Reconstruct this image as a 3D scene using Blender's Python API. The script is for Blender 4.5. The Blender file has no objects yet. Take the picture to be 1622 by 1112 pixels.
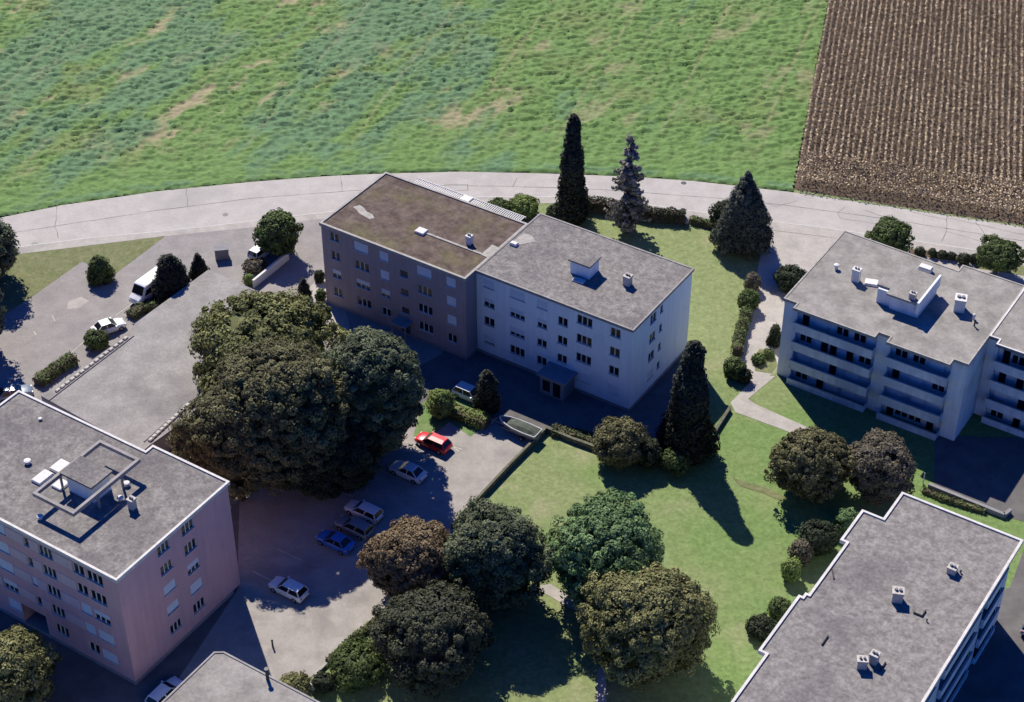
import bpy, math, random
import numpy as np
from mathutils import Vector, Matrix
R = math.radians
C = bpy.context.scene.collection

# ---------------------------------------------------------------- camera
W0, H0, FPX = 1622.0, 1112.0, 2900.0
TH = R(38.1); DIST = 217.5
CAMH = DIST*math.sin(TH); CAMY = -DIST*math.cos(TH)
cd = bpy.data.cameras.new('camera'); cam = bpy.data.objects.new('camera', cd); C.objects.link(cam)
cam.location = (0, CAMY, CAMH); cam.rotation_euler = (R(90)-TH, 0, 0)
cd.sensor_width = 36; cd.lens = FPX/W0*36; cd.clip_end = 6000; cd.clip_start = 1
bpy.context.scene.camera = cam
# ---------------------------------------------------------------- light
SUN_AZ, SUN_EL = R(-70), R(46)          # azimuth the light travels towards, and elevation
dirn = Vector((math.cos(SUN_AZ)*math.cos(SUN_EL), math.sin(SUN_AZ)*math.cos(SUN_EL), -math.sin(SUN_EL)))
sd = bpy.data.lights.new('sun', 'SUN'); sd.energy = 5.0; sd.angle = R(0.5); sd.color = (1.0, 0.94, 0.82)
sun = bpy.data.objects.new('sun', sd); C.objects.link(sun); sun.rotation_euler = dirn.to_track_quat('-Z', 'Y').to_euler()
w = bpy.data.worlds.new("World"); bpy.context.scene.world = w; w.use_nodes = True
nt = w.node_tree; sky = nt.nodes.new('ShaderNodeTexSky'); sky.sky_type = 'NISHITA'; sky.sun_disc = False
sky.sun_elevation = SUN_EL; sky.sun_rotation = math.atan2(-dirn.x, -dirn.y); sky.air_density = 1.0; sky.ozone_density = 3.0; sky.dust_density = 0.3
tint = nt.nodes.new('ShaderNodeMix'); tint.data_type = 'RGBA'; tint.blend_type = 'MULTIPLY'; tint.inputs[0].default_value = 1; tint.inputs[7].default_value = (.10, .38, 1.15, 1)
nt.links.new(sky.outputs[0], tint.inputs[6]); nt.links.new(tint.outputs[2], nt.nodes['Background'].inputs[0]); nt.nodes['Background'].inputs[1].default_value = 0.075
bpy.context.scene.cycles.diffuse_bounces = 1
vs = bpy.context.scene.view_settings
vs.view_transform = 'Standard'; vs.look = 'None'; vs.gamma = 1; vs.exposure = 0.35; vs.use_curve_mapping = False

# ---------------------------------------------------------------- pixel -> world point at height z
FW = Vector((0, math.cos(TH), -math.sin(TH))); UP = Vector((0, math.sin(TH), math.cos(TH)))
def at(px, py, z=0.0):
    r = FW + Vector((1, 0, 0))*((px-W0/2)/FPX) + UP*((H0/2-py)/FPX)
    t = (z-CAMH)/r.z
    return Vector((r.x*t, CAMY+r.y*t, z))
def ppm(py):
    return FPX/(at(W0/2, py)-Vector((0, CAMY, CAMH))).length

# ---------------------------------------------------------------- materials
def srgb(r, g, b):
    f = lambda c: (c/255/12.92) if c/255 <= .04045 else ((c/255+.055)/1.055)**2.4
    return (f(r), f(g), f(b), 1)
def lin(r, g, b): return (r, g, b, 1)
def mat(name, c1, c2=None, scale=1.0, rough=0.85, bump=0.0, bscale=None, c3=None, s3=0.15, spec=0.3, stretch=None, metal=0.0, t3=(.52, .66), detail=6, spk=0.0, sps=5.0, streak=0.0):
    m = bpy.data.materials.new(name); m.use_nodes = True; n = m.node_tree; b = n.nodes['Principled BSDF']
    b.inputs['Roughness'].default_value = rough; b.inputs['Metallic'].default_value = metal
    b.inputs['Specular IOR Level'].default_value = spec
    tc = n.nodes.new('ShaderNodeTexCoord'); src = tc.outputs['Object']
    if stretch:
        mp = n.nodes.new('ShaderNodeMapping'); mp.inputs['Scale'].default_value = stretch
        n.links.new(src, mp.inputs[0]); src = mp.outputs[0]
    col = None
    if c2:
        no = n.nodes.new('ShaderNodeTexNoise'); no.inputs['Scale'].default_value = scale; no.inputs['Detail'].default_value = detail; no.inputs['Roughness'].default_value = .65
        n.links.new(src, no.inputs['Vector'])
        ra = n.nodes.new('ShaderNodeValToRGB'); ra.color_ramp.elements[0].position = .36; ra.color_ramp.elements[1].position = .64
        ra.color_ramp.elements[0].color = c1; ra.color_ramp.elements[1].color = c2
        n.links.new(no.outputs[0], ra.inputs[0]); col = ra.outputs[0]
        if c3:
            n2 = n.nodes.new('ShaderNodeTexNoise'); n2.inputs['Scale'].default_value = s3; n2.inputs['Detail'].default_value = 5; n2.inputs['Roughness'].default_value = .6
            n.links.new(src, n2.inputs['Vector'])
            r2 = n.nodes.new('ShaderNodeValToRGB'); r2.color_ramp.elements[0].position = t3[0]; r2.color_ramp.elements[1].position = t3[1]
            n.links.new(n2.outputs[0], r2.inputs[0])
            mx = n.nodes.new('ShaderNodeMix'); mx.data_type = 'RGBA'
            n.links.new(r2.outputs[0], mx.inputs[0]); n.links.new(col, mx.inputs[6]); mx.inputs[7].default_value = c3; col = mx.outputs[2]
        def mulnoise(col, sc, amt, st=None, lo=.3, hi=.7):
            q = n.nodes.new('ShaderNodeTexNoise'); q.inputs['Scale'].default_value = sc; q.inputs['Detail'].default_value = 3; q.inputs['Roughness'].default_value = .7
            v_ = tc.outputs['Object']
            if st:
                mp2 = n.nodes.new('ShaderNodeMapping'); mp2.inputs['Scale'].default_value = st; n.links.new(v_, mp2.inputs[0]); v_ = mp2.outputs[0]
            n.links.new(v_, q.inputs['Vector'])
            mr = n.nodes.new('ShaderNodeMapRange'); mr.inputs[1].default_value = lo; mr.inputs[2].default_value = hi; mr.inputs[3].default_value = 1-amt; mr.inputs[4].default_value = 1+amt
            n.links.new(q.outputs[0], mr.inputs[0])
            vm = n.nodes.new('ShaderNodeVectorMath'); vm.operation = 'SCALE'; n.links.new(col, vm.inputs[0]); n.links.new(mr.outputs[0], vm.inputs['Scale']); return vm.outputs[0]
        if spk: col = mulnoise(col, sps, spk)
        if streak: col = mulnoise(col, .9, streak, (2.2, 2.2, .12))
        n.links.new(col, b.inputs['Base Color'])
    else:
        b.inputs['Base Color'].default_value = c1
    if bump:
        nb = n.nodes.new('ShaderNodeTexNoise'); nb.inputs['Scale'].default_value = bscale or scale*2; nb.inputs['Detail'].default_value = 4
        n.links.new(src, nb.inputs['Vector'])
        bp = n.nodes.new('ShaderNodeBump'); bp.inputs['Strength'].default_value = 1; bp.inputs['Distance'].default_value = bump
        n.links.new(nb.outputs[0], bp.inputs['Height']); n.links.new(bp.outputs[0], b.inputs['Normal'])
    return m
def foliage(name, ca, cb, trans=0.2):
    """leaf colours between ca and cb chosen per clump (attribute 'tone')"""
    m = bpy.data.materials.new(name); m.use_nodes = True; n = m.node_tree; b = n.nodes['Principled BSDF']
    a = n.nodes.new('ShaderNodeAttribute'); a.attribute_name = 'tone'
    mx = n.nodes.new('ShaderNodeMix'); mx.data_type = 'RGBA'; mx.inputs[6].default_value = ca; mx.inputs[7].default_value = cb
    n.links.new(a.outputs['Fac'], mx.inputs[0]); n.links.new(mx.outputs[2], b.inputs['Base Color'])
    b.inputs['Roughness'].default_value = .7; b.inputs['Specular IOR Level'].default_value = .25
    if trans:
        t = n.nodes.new('ShaderNodeBsdfTranslucent'); n.links.new(mx.outputs[2], t.inputs[0])
        ms = n.nodes.new('ShaderNodeMixShader'); ms.inputs[0].default_value = trans
        n.links.new(b.outputs[0], ms.inputs[1]); n.links.new(t.outputs[0], ms.inputs[2])
        n.links.new(ms.outputs[0], n.nodes['Material Output'].inputs[0])
    return m
M = {}
M['lawn'] = mat('lawn', lin(.175, .215, .085), lin(.235, .275, .12), .9, .95, .03, 9, c3=lin(.30, .285, .165), s3=.14, t3=(.56, .74), spk=.22, sps=2.2)
def lush(m):
    n = m.node_tree; b = n.nodes['Principled BSDF']; old = b.inputs['Base Color'].links[0].from_socket
    tc = n.nodes.new('ShaderNodeTexCoord'); sp = n.nodes.new('ShaderNodeSeparateXYZ'); n.links.new(tc.outputs['Object'], sp.inputs[0])
    no = n.nodes.new('ShaderNodeTexNoise'); no.inputs['Scale'].default_value = .12; no.inputs['Detail'].default_value = 6; n.links.new(tc.outputs['Object'], no.inputs['Vector'])
    def mr(sock, a, c, d, e):
        q = n.nodes.new('ShaderNodeMapRange'); q.inputs[1].default_value = a; q.inputs[2].default_value = c; q.inputs[3].default_value = d; q.inputs[4].default_value = e; n.links.new(sock, q.inputs[0]); return q.outputs[0]
    def mth(op, a, c):
        q = n.nodes.new('ShaderNodeMath'); q.operation = op; q.use_clamp = op == 'MULTIPLY'; n.links.new(a, q.inputs[0]); n.links.new(c, q.inputs[1]); return q.outputs[0]
    f = mth('MULTIPLY', mth('ADD', mr(sp.outputs[0], 6, 26, 0, 1), mr(no.outputs[0], .3, .7, -.7, .7)), mr(sp.outputs[1], -4, -14, 0, 1))
    mx = n.nodes.new('ShaderNodeMix'); mx.data_type = 'RGBA'; mx.blend_type = 'MULTIPLY'; n.links.new(f, mx.inputs[0]); n.links.new(old, mx.inputs[6]); mx.inputs[7].default_value = (.74, .93, .70, 1)
    n.links.new(mx.outputs[2], b.inputs['Base Color'])
lush(M['lawn'])
M['lawn_lush'] = mat('lawn_lush', lin(.11, .19, .06), lin(.165, .24, .085), .8, .95, .03, 9, c3=lin(.21, .225, .11), s3=.12, t3=(.54, .72), spk=.22, sps=2.0)
M['verge'] = mat('verge', lin(.13, .15, .06), lin(.2, .2, .1), .8, .95, .05, 8, spk=.22, sps=2.5)
M['soil'] = mat('soil', lin(.085, .062, .04), lin(.14, .10, .068), 1.2, .95, .05, 6)
M['asphalt'] = mat('asphalt', lin(.25, .23, .22), lin(.305, .28, .267), .5, .9, .004, 30, c3=lin(.235, .217, .21), s3=.12, t3=(.55, .7), spec=.15, spk=.10, sps=3)
M['shade_toned_yard'] = mat('shade_toned_yard', lin(.115, .108, .105), lin(.16, .15, .145), .5, .9, .004, 30, spec=.15)  # asphalt colour darkened to carry the shade between the blocks
M['road'] = mat('road', lin(.40, .37, .345), lin(.46, .43, .40), .45, .9, .004, 30, c3=lin(.36, .335, .315), s3=.1, t3=(.5, .7), spec=.15, spk=.06, sps=2.5)
M['concrete'] = mat('concrete', lin(.37, .34, .31), lin(.44, .405, .37), .7, .9, .004, 20, c3=lin(.32, .30, .28), s3=.2, spec=.15, spk=.08, sps=3)
M['crack'] = mat('crack', lin(.11, .10, .09), lin(.2, .18, .165), 3)
M['kerb'] = mat('kerb', lin(.5, .48, .45), lin(.58, .56, .53), 2)
M['paint'] = mat('paint', lin(.6, .56, .48), lin(.42, .39, .34), 1.5)
M['deck'] = mat('deck', lin(.25, .235, .225), lin(.335, .315, .30), .35, .92, .01, 12, c3=lin(.205, .19, .185), s3=.13, t3=(.5, .68), spec=.12, spk=.14, sps=3)
M['roof'] = mat('roof', lin(.165, .152, .148), lin(.275, .257, .24), 1.1, .95, .03, 7, c3=lin(.155, .142, .142), s3=.16, t3=(.45, .68), spec=.1, spk=.28, sps=3.2)
M['roof2'] = mat('roof2', lin(.22, .205, .19), lin(.315, .295, .27), .45, .95, .02, 7, c3=lin(.36, .335, .31), s3=.22, t3=(.5, .75), spec=.1, spk=.15, sps=2.6)
M['roofF'] = mat('roofF', lin(.18, .166, .16), lin(.29, .27, .255), 1.0, .95, .03, 6, c3=lin(.16, .145, .145), s3=.12, t3=(.5, .66), spec=.1, spk=.26, sps=2.8)
M['moss'] = mat('moss', lin(.085, .064, .055), lin(.165, .128, .108), .6, .95, .03, 6, c3=lin(.14, .125, .065), s3=.22, t3=(.5, .72), spec=.1, spk=.25, sps=1.6)
M['patch'] = mat('patch', lin(.42, .40, .37), lin(.30, .27, .24), 1.5)
M['parapet'] = mat('parapet', lin(.56, .53, .5), lin(.68, .65, .62), 1.2, .8, spk=.12, sps=4)
M['parapet_dark'] = mat('parapet_dark', lin(.24, .22, .21), lin(.33, .31, .3), 1.2, .8)
M['pink'] = mat('pink', lin(.60, .36, .37), lin(.66, .40, .41), .35, .9, .004, 14, c3=lin(.57, .36, .38), s3=.15, streak=.07)
M['pink_band'] = mat('pink_band', lin(.62, .47, .48), lin(.68, .52, .53), .5, .9, streak=.06)
M['mauve'] = mat('mauve', lin(.33, .27, .275), lin(.38, .31, .315), .4, .9, .004, 14, c3=lin(.30, .26, .265), s3=.2, streak=.10)
M['white'] = mat('white', lin(.76, .81, .83), lin(.81, .85, .87), .4, .9, .004, 14, c3=lin(.68, .74, .78), s3=.2, streak=.07)
M['cream'] = mat('cream', lin(.68, .72, .75), lin(.74, .77, .80), .4, .9, .004, 14, c3=lin(.50, .54, .60), s3=.2, streak=.10)
M['plinth'] = mat('plinth', lin(.22, .21, .22), lin(.29, .28, .29), 1, .9)
M['glass'] = mat('glass', lin(.012, .014, .02), rough=.12, spec=.35)
M['frame'] = mat('frame', lin(.62, .62, .62), rough=.6)
M['shutter'] = mat('shutter', lin(.62, .66, .70), lin(.68, .72, .76), 2, .6)
M['stairglass'] = mat('stairglass', lin(.05, .05, .05), lin(.08, .08, .075), 8, .3)
M['metal'] = mat('metal', lin(.45, .45, .46), rough=.4, metal=.6)
M['darkmetal'] = mat('darkmetal', lin(.05, .05, .055), rough=.5)
M['render_white'] = mat('render_white', lin(.62, .60, .57), lin(.74, .72, .70), 2.5)
M['chimney'] = mat('chimney', lin(.42, .38, .33), lin(.58, .54, .49), 3)
M['hole'] = mat('hole', lin(.02, .02, .02))
M['bark'] = mat('bark', lin(.07, .05, .035), lin(.12, .09, .065), 5, .9, .02, 12)
M['stone'] = mat('stone', lin(.3, .29, .26), lin(.42, .40, .37), 3, .9, .03, 5)
M['mosswall'] = mat('mosswall', lin(.09, .09, .06), lin(.17, .165, .125), 2.5, .9, .03, 5)
M['tyre'] = mat('tyre', lin(.02, .02, .02)); M['rim'] = mat('rim', lin(.5, .5, .52), rough=.35, metal=.8)
M['carglass'] = mat('carglass', lin(.01, .012, .015), rough=.08, spec=.5)
M['lamp'] = mat('lamp', lin(.7, .7, .68), rough=.2); M['taillamp'] = mat('taillamp', lin(.4, .02, .02), rough=.3)
def carpaint(n, c, metal=.3):
    m = mat(n, c, rough=.35, metal=metal, spec=.5); m.node_tree.nodes['Principled BSDF'].inputs['Coat Weight'].default_value = .4; return m
P_ = {'silver': carpaint('silver_paint', lin(.72, .74, .76), .05), 'white': carpaint('white_paint', lin(.78, .78, .78), 0), 'red': carpaint('red_paint', lin(.62, .015, .03), 0),
      'blue': carpaint('blue_paint', lin(.04, .16, .50), .05), 'dark': carpaint('dark_paint', lin(.20, .24, .28), .1), 'palegrey': carpaint('pale_paint', lin(.6, .64, .68), .05)}
FO = {
 'shade2': foliage('shade_toned_leaves', lin(.035, .04, .024), lin(.12, .125, .075)),  # leaf colours darkened for the shadow lying over the tree
 'olive2': foliage('yellow_olive_leaves', lin(.075, .085, .025), lin(.32, .33, .13)),
 'olive': foliage('olive_leaves', lin(0.063, 0.069, 0.021), lin(.34, .33, .14)),
 'brownish': foliage('brownish_leaves', lin(.055, .055, .025), lin(.25, .235, .11)),
 'dark': foliage('dark_leaves', lin(0.032, 0.046, 0.021), lin(.20, .23, .13)),
 'green': foliage('green_leaves', lin(0.046, 0.086, 0.029), lin(.23, .36, .15)),
 'brown': foliage('brown_leaves', lin(0.150, 0.105, 0.058), lin(0.31, 0.23, 0.13)),
 'greybrown': foliage('grey_brown_leaves', lin(.075, .066, .045), lin(.22, .19, .135)),
 'conifer': foliage('conifer_needles', lin(0.015, 0.020, 0.014), lin(0.052, 0.057, 0.037), .05),
 'greyfir': foliage('grey_needles', lin(0.046, 0.044, 0.037), lin(0.304, 0.275, 0.239), .05),
 'bluefir': foliage('blue_grey_needles', lin(.028, .034, .026), lin(.13, .14, .11), .05),
 'hedge': foliage('hedge_leaves', lin(0.040, 0.057, 0.021), lin(0.160, 0.217, 0.065)),
 'bright': foliage('bright_leaves', lin(0.131, 0.189, 0.051), lin(0.304, 0.377, 0.109)),
 'shade': foliage('deep_green_leaves', lin(0.021, 0.029, 0.016), lin(0.063, 0.081, 0.040)),
}

# ---------------------------------------------------------------- mesh builder
class MB:
    def __init__(s): s.v = []; s.f = []; s.m = []
    def poly(s, pts, m=0):
        k = len(s.v); s.v += [tuple(p) for p in pts]; s.f.append(tuple(range(k, k+len(pts)))); s.m.append(m)
    def box(s, x0, x1, y0, y1, z0, z1, m=0, T=None):
        p = [Vector(q) for q in ((x0, y0, z0), (x1, y0, z0), (x1, y1, z0), (x0, y1, z0), (x0, y0, z1), (x1, y0, z1), (x1, y1, z1), (x0, y1, z1))]
        if T: p = [T @ q for q in p]
        k = len(s.v); s.v += [tuple(q) for q in p]
        for f in ((0, 3, 2, 1), (4, 5, 6, 7), (0, 1, 5, 4), (1, 2, 6, 5), (2, 3, 7, 6), (3, 0, 4, 7)):
            s.f.append(tuple(k+i for i in f)); s.m.append(m)
    def prism(s, poly, z0, z1, m=0, mt=None):
        n = len(poly); k = len(s.v)
        s.v += [(p[0], p[1], z0) for p in poly]+[(p[0], p[1], z1) for p in poly]
        s.f.append(tuple(range(k+n-1, k-1, -1))); s.m.append(m)
        s.f.append(tuple(range(k+n, k+2*n))); s.m.append(m if mt is None else mt)
        for i in range(n):
            j = (i+1) % n; s.f.append((k+i, k+j, k+n+j, k+n+i)); s.m.append(m)
    def ring(s, poly, wd, z0, z1, m=0, out=0.0):
        n = len(poly); P2 = [Vector(p[:2]) for p in poly]
        def off(d):
            o = []
            for i in range(n):
                a, b, c = P2[i-1], P2[i], P2[(i+1) % n]
                d1 = (b-a).normalized(); d2 = (c-b).normalized()
                n1 = Vector((-d1.y, d1.x)); n2 = Vector((-d2.y, d2.x)); q = (n1+n2)
                q = q/max(.3, (1+n1.dot(n2))); o.append(b+q*d)
            return o
        A = off(-out); B = off(wd)
        for i in range(n):
            j = (i+1) % n
            a, b, c, d = A[i], A[j], B[j], B[i]
            s.poly([(a.x, a.y, z1), (b.x, b.y, z1), (c.x, c.y, z1), (d.x, d.y, z1)], m)
            s.poly([(a.x, a.y, z0), (b.x, b.y, z0), (b.x, b.y, z1), (a.x, a.y, z1)], m)
            s.poly([(d.x, d.y, z1), (c.x, c.y, z1), (c.x, c.y, z0), (d.x, d.y, z0)], m)
            if out: s.poly([(a.x, a.y, z0), (d.x, d.y, z0), (c.x, c.y, z0), (b.x, b.y, z0)], m)
    def tube(s, p, q, r0, r1, n=8, m=0):
        p = Vector(p); q = Vector(q); d = (q-p).normalized(); a = d.orthogonal().normalized(); b = d.cross(a); k = len(s.v)
        for (c, r) in ((p, r0), (q, r1)):
            for i in range(n):
                t = 2*math.pi*i/n; s.v.append(tuple(c+a*(r*math.cos(t))+b*(r*math.sin(t))))
        for i in range(n):
            j = (i+1) % n; s.f.append((k+i, k+j, k+n+j, k+n+i)); s.m.append(m)
        s.f.append(tuple(k+i for i in range(n-1, -1, -1))); s.m.append(m); s.f.append(tuple(k+n+i for i in range(n))); s.m.append(m)
    def mesh(s, name, mats):
        me = bpy.data.meshes.new(name); me.from_pydata(s.v, [], s.f)
        for q in (mats if isinstance(mats, (list, tuple)) else [mats]): me.materials.append(q)
        me.polygons.foreach_set('material_index', s.m); me.update(); return me
    def build(s, name, mats, parent=None, loc=None):
        return link(name, s.mesh(name, mats), parent, loc)
def link(name, me, parent=None, loc=None, rz=None):
    o = bpy.data.objects.new(name, me); C.objects.link(o)
    if parent: o.parent = parent
    if loc is not None: o.location = loc
    if rz is not None: o.rotation_euler = (0, 0, rz)
    return o
def tag(o, label, cat, group=None, kind=None):
    if label: o['label'] = label
    if cat: o['category'] = cat
    if group: o['group'] = group
    if kind: o['kind'] = kind
    return o
def thing(name, loc, rz, label, cat, group=None):
    return tag(link(name, None, None, loc, rz), label, cat, group)
def npmesh(name, V, F, mats, tone=None, smooth=False):
    me = bpy.data.meshes.new(name); V = np.asarray(V, np.float32); F = np.asarray(F, np.int32); k = F.shape[1]
    me.vertices.add(len(V)); me.vertices.foreach_set('co', V.ravel())
    me.loops.add(F.size); me.loops.foreach_set('vertex_index', F.ravel())
    me.polygons.add(len(F)); me.polygons.foreach_set('loop_start', np.arange(0, F.size, k, dtype=np.int32))
    if smooth: me.polygons.foreach_set('use_smooth', np.ones(len(F), bool))
    me.update(calc_edges=True)
    for q in (mats if isinstance(mats, (list, tuple)) else [mats]): me.materials.append(q)
    if tone is not None:
        for nm, arr in (tone.items() if isinstance(tone, dict) else {'tone': tone}.items()):
            a = me.attributes.new(nm, 'FLOAT', 'POINT'); a.data.foreach_set('value', np.asarray(arr, np.float32))
    return me

# ---------------------------------------------------------------- noise for terrain and crops
def vnoise(x, y, seed=0):
    xi = np.floor(x).astype(np.int64); yi = np.floor(y).astype(np.int64); xf = x-xi; yf = y-yi
    def h(a, b):
        n = (a*374761393+b*668265263+seed*1442695041) & 0x7fffffff
        n = ((n ^ (n >> 13))*1274126177) & 0x7fffffff
        return ((n ^ (n >> 16)) & 0xffff)/65535.0
    u = xf*xf*(3-2*xf); v = yf*yf*(3-2*yf)
    return (h(xi, yi)*(1-u)+h(xi+1, yi)*u)*(1-v)+(h(xi, yi+1)*(1-u)+h(xi+1, yi+1)*u)*v
def fbm(x, y, seed=0, o=4):
    s = 0; a = .5; t = 0
    for i in range(o):
        s = s+a*vnoise(x*2**i, y*2**i, seed+i*17); t += a; a *= .55
    return s/t

# ================================================================ SETTING
def sheet(name, pts, level, m, z=0.0, kind='structure'):
    mb = MB(); mb.poly([at(*p, z)+Vector((0, 0, .004*level)) for p in pts]); o = mb.build(name, m); o['kind'] = kind; return o
g = MB(); g.poly([(-2500, -600, -.01), (2500, -600, -.01), (2500, 4000, -.01), (-2500, 4000, -.01)])
g.build('ground', M['lawn'])['kind'] = 'structure'
TOP = [(-260, 385), (-120, 362), (0, 345), (100, 325), (250, 303), (400, 288), (520, 279), (610, 275), (730, 272), (870, 275), (1000, 280), (1100, 287), (1250, 304), (1400, 326), (1622, 360), (1760, 384), (1900, 412)]
LOW = [(-260, 440), (-120, 420), (17, 404), (100, 394), (261, 374), (403, 360), (500, 348), (640, 333), (760, 322), (930, 322), (1030, 336), (1125, 350), (1200, 362), (1300, 374), (1440, 392), (1580, 413), (1622, 420), (1760, 440), (1900, 466)]
KERB = [(-260, 428), (-120, 408), (17, 393), (140, 377), (261, 366), (403, 350), (500, 338), (640, 323), (760, 312), (930, 312), (1030, 325), (1125, 338), (1200, 348), (1300, 360), (1443, 381), (1622, 407), (1760, 429), (1900, 454)]
JOINT = [(-120, 383), (0, 372), (90, 358), (245, 334), (400, 314), (560, 302), (700, 294), (800, 295), (930, 299), (1030, 306), (1152, 315), (1250, 326), (1400, 346), (1622, 382)]
sheet('road', TOP+KERB[::-1], 2, M['road'])
sheet('pavement', KERB+LOW[::-1], 3, M['concrete'])
def strip(mb, pts, wdt, z, m=0, jit=0.0, seed=0):
    rnd = random.Random(seed); P3 = []
    for i in range(len(pts)-1):
        a = at(*pts[i]); b = at(*pts[i+1]); k = max(1, int((b-a).length/(1.2 if jit else 6)))
        P3 += [a+(b-a)*(j/k)+Vector((rnd.uniform(-jit, jit), rnd.uniform(-jit, jit), 0)) for j in range(k)]
    P3.append(at(*pts[-1]))
    for a, b in zip(P3[:-1], P3[1:]):
        d = (b-a).normalized(); nrm = Vector((-d.y, d.x, 0))*wdt/2*(rnd.uniform(.5, 1.2) if jit else 1); zz = Vector((0, 0, z))
        mb.poly([a-nrm+zz, b-nrm+zz, b+nrm+zz, a+nrm+zz], m)
mb = MB()
for i, l in enumerate([JOINT, [(90, 322), (88, 358), (92, 378)], [(295, 297), (297, 326)], [(540, 279), (542, 302)], [(705, 292), (706, 302), (740, 302), (740, 292), (705, 292)],
          [(1338, 329), (1326, 338), (1330, 346), (1395, 355)], [(1622, 372), (1500, 345), (1498, 368), (1492, 382)], [(1500, 366), (1560, 384)], [(1440, 335), (1500, 348)],
          [(1160, 305), (1230, 327), (1262, 318)], [(1370, 333), (1405, 345)], [(1545, 352), (1560, 372), (1600, 380)], [(640, 283), (655, 300)], [(820, 282), (812, 296)]]):
    strip(mb, l, .10 if i == 0 else .075, .014, 0, .05 if i == 0 else .11, i)
mb.build('road_crack', M['crack'])['kind'] = 'structure'
mb = MB(); strip(mb, KERB, .16, .022); mb.build('kerb', M['kerb'])['kind'] = 'structure'
# west parking lot and driveway to the ramp
sheet('parking_lot', [(261, 374), (403, 360), (500, 348), (545, 343), (700, 327), (760, 322), (760, 420), (700, 560), (560, 640), (470, 560), (330, 560), (100, 680), (-200, 760), (-250, 600), (-40, 480), (17, 478), (38, 478), (130, 413), (179, 436)], 2, M['asphalt'])
sheet('grass_verge', [(17, 405), (261, 375), (179, 437), (130, 414), (38, 479), (-60, 540), (-260, 600), (-260, 441), (-120, 421)], 4, M['verge'])
sheet('footpath_west', [(458, 482), (512, 436), (530, 430), (560, 540), (530, 540), (500, 500)], 4, M['concrete'])
# forecourt and south car park
sheet('forecourt', [(470, 520), (560, 430), (740, 470), (1000, 560), (1096, 560), (1075, 640), (1060, 722), (955, 712), (866, 681), (745, 806), (640, 935), (590, 985), (470, 1095), (380, 1180), (200, 1260), (-160, 1260), (-200, 800), (150, 620), (330, 520)], 1, M['shade_toned_yard'])
M['park'] = mat('park', lin(.30, .275, .255), lin(.37, .34, .315), .5, .9, .004, 25, c3=lin(.25, .23, .215), s3=.18, spec=.15, spk=.08, sps=3)
sheet('car_park', [(690, 655), (770, 660), (800, 680), (850, 700), (745, 806), (640, 935), (590, 985), (470, 1092), (380, 1180), (200, 1200), (376, 935), (380, 760), (600, 645)], 3, M['park'])
sheet('lawn_north', [(880, 326), (930, 323), (1030, 337), (1125, 351), (1175, 380), (1200, 420), (1190, 480), (1180, 560), (1165, 640), (1156, 652), (1090, 740), (1060, 640), (1090, 500), (1000, 400)], 3, M['lawn'])
# drive and footpaths on the east side
sheet('driveway_east', [(1185, 361), (1330, 378), (1300, 430), (1262, 470), (1246, 540), (1238, 575), (1225, 590), (1200, 615), (1180, 600), (1172, 575), (1185, 520), (1195, 470), (1200, 430), (1205, 400)], 4, M['concrete'])
sheet('footpath', [(1157, 638), (1186, 608), (1203, 596), (1228, 596), (1185, 632), (1196, 640), (1300, 686), (1292, 700), (1165, 653)], 5, M['concrete'])
sheet('yard_north_east', [(1330, 378), (1440, 393), (1580, 414), (1622, 421), (1900, 466), (1900, 560), (1622, 500), (1330, 430)], 3, M['concrete'])
sheet('flower_bed', [(1440, 394), (1570, 411), (1572, 420), (1440, 404)], 5, M['soil'])
sheet('verge_north_east', [(1545, 411), (1622, 422), (1800, 450), (1800, 465), (1622, 437), (1545, 425)], 5, M['verge'])
sheet('planting_bed', [(1193, 566), (1203, 553), (1226, 556), (1232, 580), (1222, 592), (1196, 588)], 6, M['verge'])
sheet('court', [(1480, 690), (1900, 700), (1900, 860), (1622, 826), (1590, 818), (1480, 772)], 3, M['shade_toned_yard'])  # dark surface stands in for shade cast by the balcony block
sheet('court_east', [(1622, 870), (1900, 950), (1900, 1400), (1300, 1400), (1430, 1000), (1600, 930)], 3, M['shade_toned_yard'])
sheet('garden_path', [(842, 930), (872, 925), (925, 958), (935, 972), (905, 965), (872, 945)], 5, M['concrete'])
sheet('garden_path_south', [(946, 1058), (960, 1054), (962, 1300), (938, 1300)], 5, M['concrete'])
sheet('stepping_path', [(1160, 756), (1176, 762), (1212, 772), (1245, 788), (1240, 794), (1205, 780), (1172, 770)], 5, M['verge'])
sheet('island_grass', [(655, 690), (668, 640), (700, 615), (765, 650), (775, 668), (745, 692), (712, 668), (668, 705)], 6, M['lawn_lush'])
sheet('ramp_island', [(394, 450), (438, 413), (446, 418), (404, 458)], 6, M['lawn'])
mb = MB()
for a, b in [((205, 503), (213, 494)), ((183, 500), (214, 478)), ((74, 592), (140, 536)), ((196, 498), (203, 503)), ((83, 500), (87, 509)), ((54, 525), (57, 531)), ((703, 704), (732, 712)), ((714, 706), (727, 715)),
             ((440, 870), (478, 888)), ((400, 905), (440, 925)), ((640, 700), (680, 716)), ((590, 740), (632, 758)), ((545, 780), (560, 788))]:
    strip(mb, [a, b], .11, .03)
mb.build('road_marking', M['paint'])['kind'] = 'structure'
sheet('asphalt_patch', [(108, 478), (128, 470), (142, 477), (124, 489), (106, 490)], 5, M['concrete'])

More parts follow.
